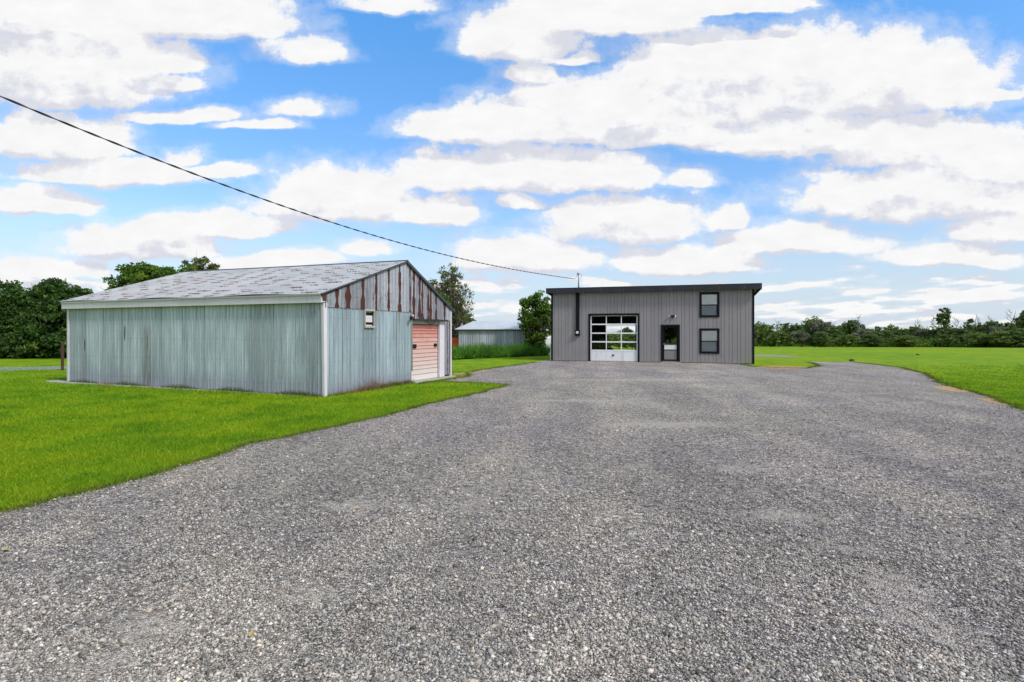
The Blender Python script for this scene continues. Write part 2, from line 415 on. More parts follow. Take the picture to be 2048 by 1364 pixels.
m, t = new_mat('grass_blade')
c, mid, fine = grass_color(t, t.pos)
rv = t.attr('rv'); tip = t.attr('tip')
c = t.mix(1.0, c, t.ramp(rv, [(0, .70), (.5, 1.05), (1, 1.45)]), 'MULTIPLY')
c = t.mix(t.m('MULTIPLY', t.sm(rv, .93, .97), .7), c, (.40, .42, .06))
c = t.mix(t.m('MULTIPLY', tip, .25), c, (.30, .42, .02))
setp(t, c, .6, 0, None, .15)
tl = t.node('ShaderNodeBsdfTranslucent'); t.put(tl.inputs[0], c)
mx = t.node('ShaderNodeMixShader'); mx.inputs[0].default_value = .35
t.L.new(t.p.outputs[0], mx.inputs[1]); t.L.new(tl.outputs[0], mx.inputs[2]); t.L.new(mx.outputs[0], t.o.inputs[0]); M['blade'] = m

# gravel: patches of fine pale grit, (x, y, rx, ry)
PATCH = []
for px, py, rx, ry in [(1560, 1030, .60, .28), (1850, 1240, .30, .45), (1790, 1170, .3, .3), (330, 1250, .40, .30), (180, 1330, .34, .26), (600, 1190, .3, .2), (1480, 940, .3, .3), (720, 1010, .5, .16), (1150, 802, 1.6, .3), (1690, 1100, .45, .15), (1300, 760, 3.5, .5), (1350, 850, 1.6, .5)]:
    x, y = G(px, py); PATCH.append((x, y, rx, ry))
m, t = new_mat('gravel')
pos = t.pos
dst = t.v('ADD', pos, t.v('SCALE', t.v('SUBTRACT', t.noise(pos, 40, 2, out='Color'), (.5, .5, .5)), .012))
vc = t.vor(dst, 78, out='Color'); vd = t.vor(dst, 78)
vc2 = t.vor(dst, 34, out='Color'); vd2 = t.vor(dst, 34)
lum = t.ramp(t.sep(vc)[0], [(0, .06), (.35, .24), (.7, .44), (.93, .68), (1, .80)])
lum2 = t.ramp(t.sep(vc2)[0], [(0, .07), (.5, .22), (.85, .42), (1, .72)])
c = t.mix(t.m('MULTIPLY', t.sm(t.sep(vc2)[1], .45, .6), .8), lum, lum2)
hue = t.sep(vc)[1]
c = t.mix(1.0, c, t.ramp(hue, [(0, (1.12, 1.0, .95)), (.5, (1.04, 1, .95)), (1, (1.0, 1.0, .97))]), 'MULTIPLY')
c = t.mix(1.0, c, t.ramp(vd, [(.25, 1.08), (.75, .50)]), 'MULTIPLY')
grit = t.noise(pos, 11, 5, .8)
c = t.mix(1.0, c, t.ramp(grit, [(.34, .62), (.5, 1.05), (.66, 1.5)]), 'MULTIPLY')
def macro(t, pos, c):
    wide = t.noise(t.v('MULTIPLY', pos, (.8, .35, 1)), .7, 6, .68)
    c = t.mix(1.0, c, t.ramp(wide, [(.3, (.74, .74, .76)), (.5, (1, 1, 1)), (.7, (1.32, 1.29, 1.24))]), 'MULTIPLY')
    # two pairs of wheel lanes running from the foreground to the overhead door
    p_ = t.sep(pos); wob = t.m('MULTIPLY', t.m('SUBTRACT', t.noise(pos, .35, 3, .5), .5), 1.6)
    xc = t.m('SUBTRACT', t.m('ADD', p_[0], wob), t.m('MULTIPLY', p_[1], .17))
    lanes = None
    for x0 in (-1.6, .05, 2.9, 4.5):
        l_ = t.sm(t.m('ABSOLUTE', t.m('SUBTRACT', xc, x0)), .55, .10)
        lanes = l_ if lanes is None else t.m('MAXIMUM', lanes, l_)
    lanes = t.m('MULTIPLY', lanes, t.sm(t.noise(pos, .55, 5, .6), .36, .62))
    return t.mix(t.m('MULTIPLY', lanes, .5), c, t.mix(1.0, c, (1.42, 1.38, 1.30), 'MULTIPLY'))
c = macro(t, pos, c)
lil = t.noise(t.v('ADD', pos, (31, 7, 0)), .16, 3, .5)
c = t.mix(1.0, c, t.ramp(lil, [(.4, (1.02, 1.01, .98)), (.62, (1.0, .965, 1.02))]), 'MULTIPLY')
acc = None
pw = t.v('ADD', pos, t.v('SCALE', t.v('SUBTRACT', t.noise(pos, 2.2, 9, .78, out='Color'), (.5, .5, .5)), 1.5))
for x, y, rx, ry in PATCH:
    d = t.v('LENGTH', t.v('MULTIPLY', t.v('SUBTRACT', pw, (x, y, 0)), (1/rx, 1/ry, 0)))
    b = t.m('SUBTRACT', 1.0, d); acc = b if acc is None else t.m('MAXIMUM', acc, b)
# wheel lanes: long soft bands along the drive, broken up by noise
lane = t.noise(t.v('ADD', t.v('MULTIPLY', pos, (1.0, .10, 1)), t.comb(t.m('MULTIPLY', t.sep(pos)[1], -.10), 0.0, 0.0)), 1.15, 3, .6)
lane = t.sm(lane, .50, .66)
clump = t.noise(pos, 1.3, 9, .75)
dirt = t.m('MAXIMUM', t.sm(acc, -.15, .75), t.m('MULTIPLY', t.sm(t.m('ADD', clump, t.m('MULTIPLY', lane, .10)), .53, .68), .75))
dirt = t.m('MULTIPLY', dirt, t.ramp(t.noise(pos, 9, 6, .8), [(.40, .25), (.56, 1.0)]))
c = t.mix(t.m('MULTIPLY', dirt, .8), c, t.mix(t.noise(pos, 60, 3, .8), (.34, .31, .28), (.60, .55, .49)))
c = t.mix(1.0, c, (1.38, 1.29, 1.175), 'MULTIPLY')
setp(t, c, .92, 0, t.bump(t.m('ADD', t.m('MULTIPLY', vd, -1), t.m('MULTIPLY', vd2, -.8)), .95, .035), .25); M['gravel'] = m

m, t = new_mat('gravel_stone')
rv = t.attr('rv'); hv = t.attr('hv')
c = t.ramp(rv, [(0, .07), (.25, .22), (.6, .42), (.88, .64), (1, .82)])
c = t.mix(1.0, c, t.ramp(hv, [(0, (1.13, .99, .93)), (.4, (1.04, 1, .95)), (.8, (.99, 1.0, .98)), (1, (1.15, .98, .78))]), 'MULTIPLY')
c = t.mix(1.0, c, t.ramp(t.noise(t.pos, 120, 3, .7), [(.3, .85), (.7, 1.15)]), 'MULTIPLY')
c = t.mix(1.0, macro(t, t.pos, c), (.98, .925, .85), 'MULTIPLY')
setp(t, c, .85, 0, None, .3); M['stone'] = m

m, t = new_mat('dry_grass_soil')
n = t.noise(t.pos, 7, 6, .75)
setp(t, t.mix(t.ramp(n, [(.35, 0.0), (.65, 1.0)]), (.26, .18, .08), (.54, .33, .19)), .95, 0, t.bump(t.noise(t.pos, 40, 3), .6, .02), .1); M['dry'] = m
m, t = new_mat('pale_grit')
n = t.noise(t.pos, 9, 6, .8)
setp(t, t.mix(n, (.14, .14, .15), (.36, .35, .36)), .95, 0, t.bump(t.noise(t.pos, 40, 3), .6, .02), .1); M['grit'] = m

def leaf_mat(name, dark, pale_tone, tip=None):
    m, t = new_mat(name)
    rv = t.attr('rv'); cv = t.attr('cv')
    c = t.mix(rv, dark, pale_tone)  # each leaf takes a random tone between the two colours
    c = t.mix(1.0, c, t.ramp(cv, [(0, .62), (.5, 1.0), (1, 1.35)]), 'MULTIPLY')
    if tip: c = t.mix(t.sm(cv, .72, .95), c, tip)
    setp(t, c, .6, 0, None, .25)
    tl = t.node('ShaderNodeBsdfTranslucent'); t.put(tl.inputs[0], c)
    mx = t.node('ShaderNodeMixShader'); mx.inputs[0].default_value = .38
    t.L.new(t.p.outputs[0], mx.inputs[1]); t.L.new(tl.outputs[0], mx.inputs[2]); t.L.new(mx.outputs[0], t.o.inputs[0])
    return m
M['leaf_dark'] = leaf_mat('dark_foliage', (.034, .075, .018), (.095, .18, .036), (.15, .23, .04))
M['leaf_mid'] = leaf_mat('green_foliage', (.042, .095, .012), (.15, .26, .024), (.20, .29, .03))
M['leaf_olive'] = leaf_mat('olive_foliage', (.075, .095, .03), (.21, .235, .07), (.26, .27, .09))
M['leaf_far'] = leaf_mat('far_foliage', (.075, .12, .028), (.20, .28, .055), (.31, .36, .07))
M['leaf_fard'] = leaf_mat('far_dark_foliage', (.060, .105, .032), (.165, .245, .062), (.25, .31, .08))
M['leaf_grey'] = leaf_mat('grey_foliage', (.12, .13, .08), (.26, .27, .17))
M['weed'] = leaf_mat('weed_leaf', (.030, .10, .012), (.11, .28, .022), (.22, .42, .02))
M['bark'] = simple('bark', (.10, .08, .065), .9, .3, 8)
M['bark_pale'] = simple('dead_bark', (.24, .22, .20), .9, .2, 8)
M['fallen_leaf'] = simple('yellow_leaf', (.42, .30, .10), .8, .15, 30)
M['dead_weed'] = simple('dead_stems', (.22, .13, .07), .9, .3, 9)

# ================================================================ SETTING
# ground: one sheet to the horizon
xs = np.unique(np.concatenate([np.linspace(-60, 60, 61), np.linspace(-260, 260, 53), np.array([-4000, -1500, -600, 600, 1500, 4000])]))
ys = np.unique(np.concatenate([np.linspace(-60, 140, 101), np.array([-2500, -400, -150, 180, 260, 400, 800, 2000, 5000])]))
X, Y = np.meshgrid(xs, ys); Z = np.vectorize(gz)(X, Y)
vv = np.stack([X.ravel(), Y.ravel(), Z.ravel()], 1); nx = len(xs); ny = len(ys)
ii, jj = np.meshgrid(np.arange(nx-1), np.arange(ny-1)); b = (jj*nx+ii).ravel()
tag(npmesh('ground', vv, np.stack([b, b+1, b+1+nx, b+nx], 1), M['lawn']), kind='structure')

def jagged(pts, step=.22, amp=.07, closed=True, seed=0):
    out = []; n = len(pts)
    for i in range(n if closed else n-1):
        a = Vector((*pts[i], 0)); b = Vector((*pts[(i+1) % n], 0)); L = (b-a).length; k = max(1, int(L/step))
        k = min(k, 160)
        d = (b-a).normalized() if L > 0 else Vector((1, 0, 0)); nn = Vector((-d.y, d.x, 0))
        for j in range(k):
            p = a+(b-a)*(j/k)
            q = mnoise.noise(Vector((p.x*1.3+seed, p.y*1.3, 3)))*1.3 + mnoise.noise(Vector((p.x*5+seed, p.y*5, 9)))*.6 + mnoise.noise(Vector((p.x*14+seed, p.y*14, 5)))*.35
            p = p+nn*q*amp; out.append((p.x, p.y))
    return out
def sheet(name, poly, z, mat, kind='structure', lab=None):
    vs = [Vector((x, y, gz(x, y)+z)) for x, y in poly]
    tri = tessellate_polygon([[Vector((p.x, p.y, 0)) for p in vs]])
    mb = MB(); fs = []
    for a, b_, c_ in tri:
        A, B, C_ = vs[a], vs[b_], vs[c_]
        fs.append((a, b_, c_) if (B-A).cross(C_-A).z > 0 else (a, c_, b_))
    mb.add(vs, fs); return tag(mb.build(name, mat), kind=kind)

GR = [G(*p) for p in [(0, 1022), (100, 1003), (200, 975), (300, 951), (400, 920), (500, 888), (600, 868), (700, 849), (800, 823), (900, 798),
      (960, 785), (1005, 774), (1016, 770), (960, 766), (900, 763.5), (850, 764)]]
GR += [(-2.9, 17.4), (-2.0, 19.6), (-1.6, 20.1)]
GR += [G(*p) for p in [(935, 746), (960, 740), (1000, 735), (1050, 728), (1090, 721)]] + [(2.5, 33.5), (12, 31)]
GR += [G(*p) for p in [(1512, 734), (1560, 736), (1610, 737), (1640, 732), (1625, 726), (1612, 723.5), (1700, 724), (1757, 730), (1805, 736), (1848, 747), (1875, 762), (1896, 772), (1955, 786), (2008, 806), (2048, 820)]]
GR += [(10.3, 9.5), (9.8, 6), (9.5, 0), (9.5, -30), (-10, -30), (-9, 0), (-6.4, 4.0)]
def area(p): return abs(sum(a[0]*b[1]-b[0]*a[1] for a, b in zip(p, p[1:]+p[:1])))/2
def fills(p):          # does the ragged outline still triangulate to its own area (no self-crossing)?
    vs = [Vector((x, y, 0)) for x, y in p]
    s_ = sum(abs((vs[b]-vs[a]).cross(vs[c]-vs[a]).z)/2 for a, b, c in tessellate_polygon([vs]))
    return abs(s_-area(p)) < .001*area(p)
for amp_ in (.11, .10, .08, .06, .04, .02, 0):
    GRJ = jagged(GR, .10, amp_)
    if fills(GRJ): break
print('gravel edge amplitude', amp_)
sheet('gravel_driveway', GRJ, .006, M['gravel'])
def inpoly(px, py, poly):
    ins = np.zeros(len(px), bool); n = len(poly); j = n-1
    for i in range(n):
        xi, yi = poly[i]; xj, yj = poly[j]
        if yi != yj:
            c_ = ((yi > py) != (yj > py)) & (px < (xj-xi)*(py-yi)/(yj-yi)+xi); ins ^= c_
        j = i
    return ins
# pale lane seen left of the barn, and the lane right of the workshop
sheet('gravel_path', jagged([G(-250, 738), G(40, 734.5), G(122, 733), G(175, 733.5), G(175, 737), G(110, 739), G(0, 741.5), G(-250, 744)], .4, .05), .006, M['grit'])
sheet('gravel_path', jagged([G(1440, 709), G(1515, 709.5), G(1570, 711), G(1605, 713.5), G(1570, 714), G(1515, 712.8), G(1440, 712)], .4, .05), .006, M['grit'])
for i, pl in enumerate([[(1512, 733), (1545, 731.5), (1600, 733), (1628, 735), (1600, 738), (1545, 738), (1512, 736.5)],
           [(1866, 774), (1905, 772), (1935, 780), (1942, 786), (1915, 785), (1880, 780)],
           [(1950, 798), (1985, 797), (2012, 806), (2018, 812), (1990, 808)],
           [(905, 748), (940, 743), (985, 741), (950, 746), (915, 751)]]):
    sheet('bare_soil', jagged([G(*p) for p in pl], .12, .10, seed=i*7), .011, M['dry'])

# ================================================================ RIBBED SHEET BUILDER
def ribbed(u0, u1, zlo, zhi, profile, holes=(), attrf=None, nz=1, thick=0):
    """vertical sheet in the local x-z plane facing -y. profile(u)->(list of (u, y, rib)); zlo/zhi functions of u; holes (ua,ub,za,zb)"""
    cols = profile
    us = sorted(set([round(c[0], 4) for c in cols if u0 < c[0] < u1] + [u0, u1] + [h for H in holes for h in H[:2] if u0 < h < u1]))
    cu = np.array([c[0] for c in cols]); cy = np.array([c[1] for c in cols]); cr = np.array([c[2] for c in cols]); cp = np.array([c[3] for c in cols])
    V = []; Fc = []; rib = []; pan = []
    for a, b in zip(us[:-1], us[1:]):
        mid = (a+b)/2
        hs = sorted([(H[2], H[3]) for H in holes if H[0]-1e-6 <= mid <= H[1]+1e-6])
        ya, yb = np.interp(a, cu, cy), np.interp(b, cu, cy); ra, rb = np.interp(a, cu, cr), np.interp(b, cu, cr)
        pa = float(np.interp(mid, cu, cp))
        cuts = [('lo',)]; z = None
        spans = []; cur = None
        bounds = [(zlo(a), zlo(b))]
        for h0, h1 in hs: bounds += [(h0, h0), (h1, h1)]
        bounds.append((zhi(a), zhi(b)))
        for k in range(0, len(bounds), 2):
            (l0, l1), (t0, t1) = bounds[k], bounds[k+1]
            if t0 <= l0+1e-4 and t1 <= l1+1e-4: continue
            for q in range(nz):
                f0, f1 = q/nz, (q+1)/nz; o = len(V)
                V += [(a, ya, l0+(t0-l0)*f0), (b, yb, l1+(t1-l1)*f0), (b, yb, l1+(t1-l1)*f1), (a, ya, l0+(t0-l0)*f1)]
                Fc.append((o, o+1, o+2, o+3)); rib += [ra, rb, rb, ra]; pan += [pa]*4
    return np.array(V), np.array(Fc), np.array(rib), np.array(pan)

def rib_profile(L, pitch, w, depth, jitter=.0, seed=0, outward=True, start=0.0, panel=None):
    r = random.Random(seed); out = []; u = start; pv = r.random(); acc_ = 0
    panel = panel or .8
    while u < L+pitch:
        p = pitch*(1+r.uniform(-jitter, jitter)); acc_ += p
        if acc_ > panel: pv = r.random(); acc_ = 0; seam = 1.0
        else: seam = .55
        y = -depth if outward else depth
        pj = min(1, max(0, pv+r.uniform(-.38, .38)))
        out += [(u, 0, 0, pj), (u+w*.10, 0, seam, pj), (u+w*.4, y, .0, pj), (u+w*.7, y, .0, pj), (u+w*.95, 0, seam*.4, pj), (u+w*1.0, 0, 0, pj)]
        u += p
    return out

# ================================================================ OLD BARN
NX, NY = -4.78, 14.07; ang = math.atan2(.3746, -.9266)     # side wall runs this way from the near corner
# local frame of the barn: x to the right along the gable... origin near corner, +y = along the gable to the back, -x = along the side wall
rzb = math.atan2(-.3746, .9266)
barn = thing('metal_barn', 'weathered blue-green corrugated metal barn with rust-flecked roof and faded pink door', 'barn', (NX, NY, 0), rzb)
# in this frame: local x+ = (.9266,-.3746), local y+ = (.3746,.9266). side wall spans x in [-10.45,0] at y=0; gable wall is x=0, y in [0,6.72]
BL, BW = 10.45, 6.72
def v_of(px):
    r = (px-1024)/F; return (r*NY-NX)/(.3746-.9266*r)
def d_of(v): return NY+.9266*v
def z_of(py, v): return CH-(py-HY)*d_of(v)/F
VR, ZR = 3.75, 3.88                                          # ridge
ZE0, ZE1 = 2.42, 2.46                                        # wall heads
def gable_top(v): return 2.60+(ZR-2.60)*v/VR if v < VR else ZR+(2.52-ZR)*(v-VR)/(BW-VR)
# side wall: ribs 11 cm
prof = rib_profile(BL+.3, .150, .070, .011, .22, 3, True)
V, Fc, rib, pan = ribbed(0, BL, lambda u: -.02+.03*math.sin(u*2.1)+.03, lambda u: 2.44, prof, nz=6)
st = np.zeros(len(V)); ru = np.zeros(len(V))
def gauss(x, c, s): return np.exp(-((x-c)/s)**2)
# photo stains: streak at px 297, rust slits at px 250 and 170
def uof_side(px):
    r = (px-1024)/F; return (NX-r*NY)/(.9266+.3746*r)
for px, s, k in [(292, .20, .95), (300, .10, .7), (245, .10, .45), (170, .05, .5), (560, .10, .5), (430, .12, .35), (370, .05, .4), (500, .06, .45), (610, .09, .35), (205, .04, .4), (340, .03, .5)]:
    uu = uof_side(px); st += k*gauss(V[:, 0], uu, s)*np.clip((2.1-V[:, 2])/.5, 0, 1)
for px, z0, z1, s in [(250, 1.45, 1.95, .025), (170, 1.0, 1.6, .018)]:
    uu = uof_side(px); ru += 1.2*gauss(V[:, 0], uu, s)*(V[:, 2] > z0)*(V[:, 2] < z1)
V2 = V.copy(); V2[:, 0] = -V[:, 0]
pt = npmesh('side_wall', V2, Fc[:, ::-1], M['barn_side'], barn, dict(rib=rib, panel=pan, rust=ru, stain=np.clip(st, 0, 1)))
# second sheet course: the overlapping lower course with its lapped edge
V, Fc, rib, pan = ribbed(.04, 5.0, lambda u: .0, lambda u: .40+.012*math.sin(u*9), prof, nz=2)
V[:, 1] -= .010; V2 = V.copy(); V2[:, 0] = -V[:, 0]
npmesh('foot_sheet', V2, Fc[:, ::-1], M['barn_side'], barn, dict(rib=rib, panel=pan, rust=rib*0, stain=rib*0))
# gable wall lower sheets (blue) : holes for door and window
DV0, DV1 = v_of(823), v_of(877); DZ0, DZ1 = .05, 2.0
WV0, WV1, WZ0, WZ1 = v_of(728), v_of(746), 1.82, 2.25
prof2 = rib_profile(BW+.3, .165, .05, .018, .25, 11, True)
def at_gable(V):       # local sheet (u, y, z) facing -y  ->  plane x=0 facing +x
    o = np.empty_like(V); o[:, 0] = -V[:, 1]; o[:, 1] = V[:, 0]; o[:, 2] = V[:, 2]; return o
V, Fc, rib, pan = ribbed(0, DV0, lambda u: .0+.02*u, lambda u: 2.32, prof2, holes=[(WV0, WV1, WZ0, WZ1)], nz=8)
st = np.zeros(len(V)); ru = np.zeros(len(V))
STR = [(672.5, .055, 1.9, 1.3), (694.7, .06, 1.8, 1.2), (724.5, .055, 1, 1.15), (751, .055, 1, 1.1), (776, .05, 1, 1), (798, .045, 1, 1), (819, .055, 1, 1),
       (826.5, .05, 1, 1), (838, .05, 1, 1), (843.5, .05, 1, 1), (855, .05, 1, 1), (860, .06, 1, 1), (871, .06, 1, 1), (888, .06, 1, 1)]
for px, s, a, b_ in STR[:8]:
    uu = v_of(px); st += .9*gauss(V[:, 0], uu, s)*np.clip((V[:, 2]-1.2)/1.1, 0, 1)
st += .55*np.clip((.3-V[:, 2])/.3, 0, 1)
npmesh('front_wall', at_gable(V), Fc, M['barn_front'], barn, dict(rib=rib, panel=pan, rust=ru, stain=np.clip(st, 0, 1)))
# right of the door: narrow piece
V, Fc, rib, pan = ribbed(DV1+.33, BW, lambda u: .1, lambda u: 2.32, prof2, nz=5)
ru = 1.0*gauss(V[:, 0], v_of(893.5), .018)+1.0*gauss(V[:, 0], v_of(898.3), .024)
npmesh('front_wall', at_gable(V), Fc, M['barn_gable'], barn, dict(rib=rib, panel=pan, rust=ru, stain=ru*0))
# upper gable sheets, 2 cm proud of the lower ones, with rust-eaten laps
us_ = np.arange(0, BW+.001, .0125)
prof3 = [(float(u), -.012 if (u % .155) < .03 else 0.0, .7 if (u % .155) < .015 else 0.0, (math.sin(math.floor(u/.62)*5.3)+1)/2) for u in us_]
V, Fc, rib, pan = ribbed(0, BW, lambda u: 2.29 if u < DV0 else 2.06, gable_top, prof3, nz=10)
ru = np.zeros(len(V))
hrel = np.clip((V[:, 2]-2.25)/1.6, 0, 1)
for i, (px, s, a, b_) in enumerate(STR):
    uu = v_of(px); taper = s*RNG.uniform(1.0, 1.9)*(.72+.5*np.clip((2.9-V[:, 2]), 0, .6))*(1+.30*np.sin(V[:, 2]*7+i*2.1)+.2*np.sin(V[:, 2]*17+i))
    top = 2.9 if px < 680 else 9
    ru += np.where(np.abs(V[:, 0]-uu) < taper, .95, 0)*np.where(V[:, 2] < top, 1, .3)
for px, z0, z1 in [(704, 2.3, 2.62), (735, 2.3, 2.9), (745, 2.5, 2.8), (660, 2.35, 2.5), (716, 2.3, 2.5), (806, 2.7, 3.4), (646+8, 2.4, 2.6)]:
    ru += .42*gauss(V[:, 0], v_of(px), .05)*((V[:, 2] > z0) & (V[:, 2] < z1))
Vg = at_gable(V); Vg[:, 0] += .022
npmesh('gable_wall', Vg, Fc, M['barn_gable'], barn, dict(rib=rib, panel=pan, rust=np.clip(ru, 0, 1.2), stain=np.clip(ru*.6, 0, .5), pit=np.clip(.25+.75*np.clip(1.2-np.abs(V[:, 0]-2.0)/1.6, 0, 1)*np.clip((3.1-V[:, 2])/.5, 0, 1), 0, 1)))
mb = MB(); mb.box(.0, .03, 0, BW, 2.285, 2.292); 
# hidden back walls
mb = MB(); mb.box(-BL, -.02, BW-.03, BW, 0, 2.5); mb.prism([(0, 0), (BW-.03, 0), (BW-.03, 2.5), (VR, 3.8), (0, 2.4)], 0, -BL-.0, -BL+.03)
mb.build('back_wall', M['dark_in'], barn)
# corner trims
mb = MB(); mb.hexa([(-.05, -.03, -.02), (.03, -.03, -.02), (.035, .06, -.02), (-.07, .06, -.02), (-.09, -.03, 2.40), (-.01, -.03, 2.40), (.035, .06, 2.40), (-.07, .06, 2.40)])
mb.build('corner_trim', M['white_trim'], barn, bevel=.004)
mb = MB(); mb.box(-BL-.03, -BL+.07, -.03, .06, 0, 2.42); mb.build('corner_trim', M['white_trim'], barn, bevel=.004)
mb = MB(); mb.box(-.03, .040, BW-.06, BW+.02, 0.05, 2.46); mb.build('corner_trim', M['white_trim'], barn, bevel=.004)
# fascia
mb = MB(); mb.box(-BL-.11, .02, -.14, -.10, 2.395, 2.575); mb.box(-BL-.11, .02, -.165, -.098, 2.577, 2.625); mb.box(-BL-.11, .02, -.098, .0, 2.41, 2.44)
mb.build('fascia_board', M['white_trim'], barn, bevel=.003)
mb = MB(); mb.prism([(-.15, 2.60), (-.09, 2.46), (.03, 2.46), (.03, 2.66)], 0, .021, .04); mb.build('eave_end', M['wood_post'], barn)
# roof, front slope: fine grid with rust dashes
def roof_slope(name, P00, P10, P01, P11, nu, nv, rust=True, seed=1):
    P00, P10, P01, P11 = [np.array(p, float) for p in (P00, P10, P01, P11)]
    a, b_ = np.meshgrid(np.linspace(0, 1, nu), np.linspace(0, 1, nv))
    a = a.ravel()[:, None]; b_ = b_.ravel()[:, None]
    Pt = (P00*(1-a)+P10*a)*(1-b_)+(P01*(1-a)+P11*a)*b_
    a = a[:, 0]; b_ = b_[:, 0]
    Lu = 10.6; u = a*Lu
    wave = .008*np.sin(u*2*math.pi/.11); Pt[:, 2] += wave
    # drooping edge
    Pt[:, 2] += .02*np.sin(u*1.7)*(1-b_)
    r = np.random.default_rng(seed); rr = np.zeros(len(a)); wm = np.zeros(len(a)); sm_ = np.zeros(len(a))
    rows = 14
    if rust:
        for k in range(rows):
            vc_ = (k+.55)/rows*.97; n_ = 11 if k % 2 else 12
            sm_ = np.maximum(sm_, .35*np.exp(-((b_-vc_-.012)/.006)**2))
            for q in range(n_):
                uc = (q+.5*(k % 2)+.3+r.uniform(-.13, .13))/n_*Lu
                hw = r.uniform(.17, .34); hh = r.uniform(.011, .021); amp = r.uniform(.5, 1.1) * (.75 if k > 10 else 1)
                if r.random() < .12: amp *= .4
                vj = vc_+r.uniform(-.006, .006)+.004*np.sin(u*23+q)
                m_ = np.clip(1.35-np.sqrt(((u-uc)/hw)**2+((b_-vj)/hh)**2), 0, 1)*amp
                w_ = r.uniform(0, 1)*(1.2-b_.mean()) * (1.0 if k < 9 else .35)*np.clip(1.3-1.1*abs(uc-4.5)/5.5, .15, 1)
                sel_ = m_ > rr
                rr = np.where(sel_, m_, rr); wm = np.where(m_ > .05, np.maximum(wm, min(1, w_*1.4)), wm)
    ii, jj = np.meshgrid(np.arange(nu-1), np.arange(nv-1)); q = (jj*nu+ii).ravel()
    return npmesh(name, Pt, np.stack([q, q+1, q+1+nu, q+nu], 1), M['barn_roof'], barn, dict(rust=rr, warm=wm, seam=sm_))
e = .055
rf = roof_slope('roof', (-BL-.16, -.19, 2.635), (.07, -.19, 2.635), (-10.0, VR, ZR+.085), (.07, VR, ZR+.03), 760, 190)
roof_slope('roof', (-10.0, VR, ZR+.085), (.07, VR, ZR+.03), (-BL-.2, BW+.18, 2.44), (.07, BW+.18, 2.44), 400, 12, False)
# rake trims (dark edges) on the visible gable
def beam(mb, a, b, w, h, side=(1, 0, 0), mi=0):
    a = Vector(a); b = Vector(b); d = (b-a).normalized(); s = Vector(side)*w; up = Vector(side).cross(d).normalized()*h
    if up.z < 0: up = -up
    mb.hexa([a, a+s, a+s-up*0+Vector((0, 0, 0)), a] if False else [a-up, a-up+s, b-up+s, b-up, a, a+s, b+s, b], mi)
mb = MB(); beam(mb, (.03, -.19, 2.625), (.03, VR, ZR+.02), .05, .035); beam(mb, (.03, VR, ZR+.022), (.03, BW+.2, 2.44), .07, .085)
mb.tube([(-10.0, VR, ZR+.095), (-5, VR, ZR+.06), (.08, VR, ZR+.035)], .028, 8)
mb.build('rake_trim', simple('rake_metal', (.05, .05, .055), .5), barn)
# small window (boarded): frame, boards, dark panes
win = MB(); a, b_ = WV0-.022, WV1+.022
win.box(.0, .06, a, WV0+.005, WZ0-.05, WZ1+.05); win.box(.0, .06, WV1-.005, b_, WZ0-.05, WZ1+.05)
win.box(.0, .065, WV0+.005, WV1-.005, WZ0-.05, WZ0+.005); win.box(.0, .065, WV0+.005, WV1-.005, WZ1-.005, WZ1+.05)
wf = win.build('window', M['cream_trim'], barn, bevel=.003)
mb = MB(); mb.box(-.03, -.02, WV0, WV1, WZ0, WZ1); mb.build('pane', M['black'], wf)
mb = MB(); mb.box(-.015, .012, WV0+.01, WV1-.05, WZ0+.11, WZ0+.205); mb.box(-.015, .012, WV0+.01, WV1-.05, WZ0+.208, WZ0+.30); mb.box(-.018, .0, WV0+.01, WV1-.05, WZ0+.01, WZ0+.035); mb.box(-.018, .0, WV0+.01, WV1-.05, WZ1-.035, WZ1-.01)
mb.build('board', M['white_trim'], wf)
# roll-up door
mb = MB(); z = DZ0; k = 0
hs = [.20, .17, .13, .15, .13, .14, .15, .11, .13, .16, .13, .10, .10, .12]
sc_ = (DZ1-.10-DZ0)/sum(hs)
for h in hs:
    h *= sc_; x0 = -.05
    mb.prism([(DV0+.02, 0), (DV1-.02, 0), (DV1-.02, 1), (DV0+.02, 1)], 0, 0, 0) if False else None
    o = len(mb.v); y0, y1 = DV0+.02, DV1-.02
    pr = [(0, z), (.022, z+.012), (.022, z+h-.018), (-.006, z+h-.008), (-.006, z+h)]
    for (xx, zz) in pr: mb.v += [(x0+xx, y0, zz), (x0+xx, y1, zz)]
    for q in range(4): mb.f.append((o+2*q, o+2*q+1, o+2*q+3, o+2*q+2)); mb.mi.append(1 if q == 3 else 0)
    z += h
door = mb.build('roll_up_door', [M['red_door'], simple('door_groove', (.16, .09, .08), .8)], barn)
for vy in (DV0+.10, DV1-.24):
    mb = MB(); mb.box(-.03, .004, vy-.04, vy+.20 if vy < DV0+.5 else vy+.13, 1.12+.02*(vy > DV0+.5), 1.25); mb.build('handle', M['black'], door)
mb = MB(); mb.box(-.04, -.01, DV0, DV1, DZ1-.09, DZ1+.05); mb.build('door_header', M['cream_trim'], barn)
mb = MB(); mb.box(-.03, .05, DV1, DV1+.34, .06, 2.06); mb.build('door_jamb', M['white_trim'], barn, bevel=.004)
mb = MB(); mb.box(-.06, .02, DV0-.03, DV0, 0.03, 2.06); mb.build('door_jamb', M['white_trim'], barn, bevel=.004)
mb = MB(); mb.box(.02, .17, DV0-.05, DV1+.40, 2.062, 2.082); mb.box(.155, .17, DV0-.05, DV1+.40, 2.03, 2.062); mb.build('drip_cap', M['fascia'], barn)
mb = MB(); pts = [(.10, DV0+.75+.65*i/10, 2.05-.14*math.sin(math.pi*i/10)) for i in range(11)]; mb.tube(pts, .012, 6); mb.build('hanging_cable', M['black'], barn)
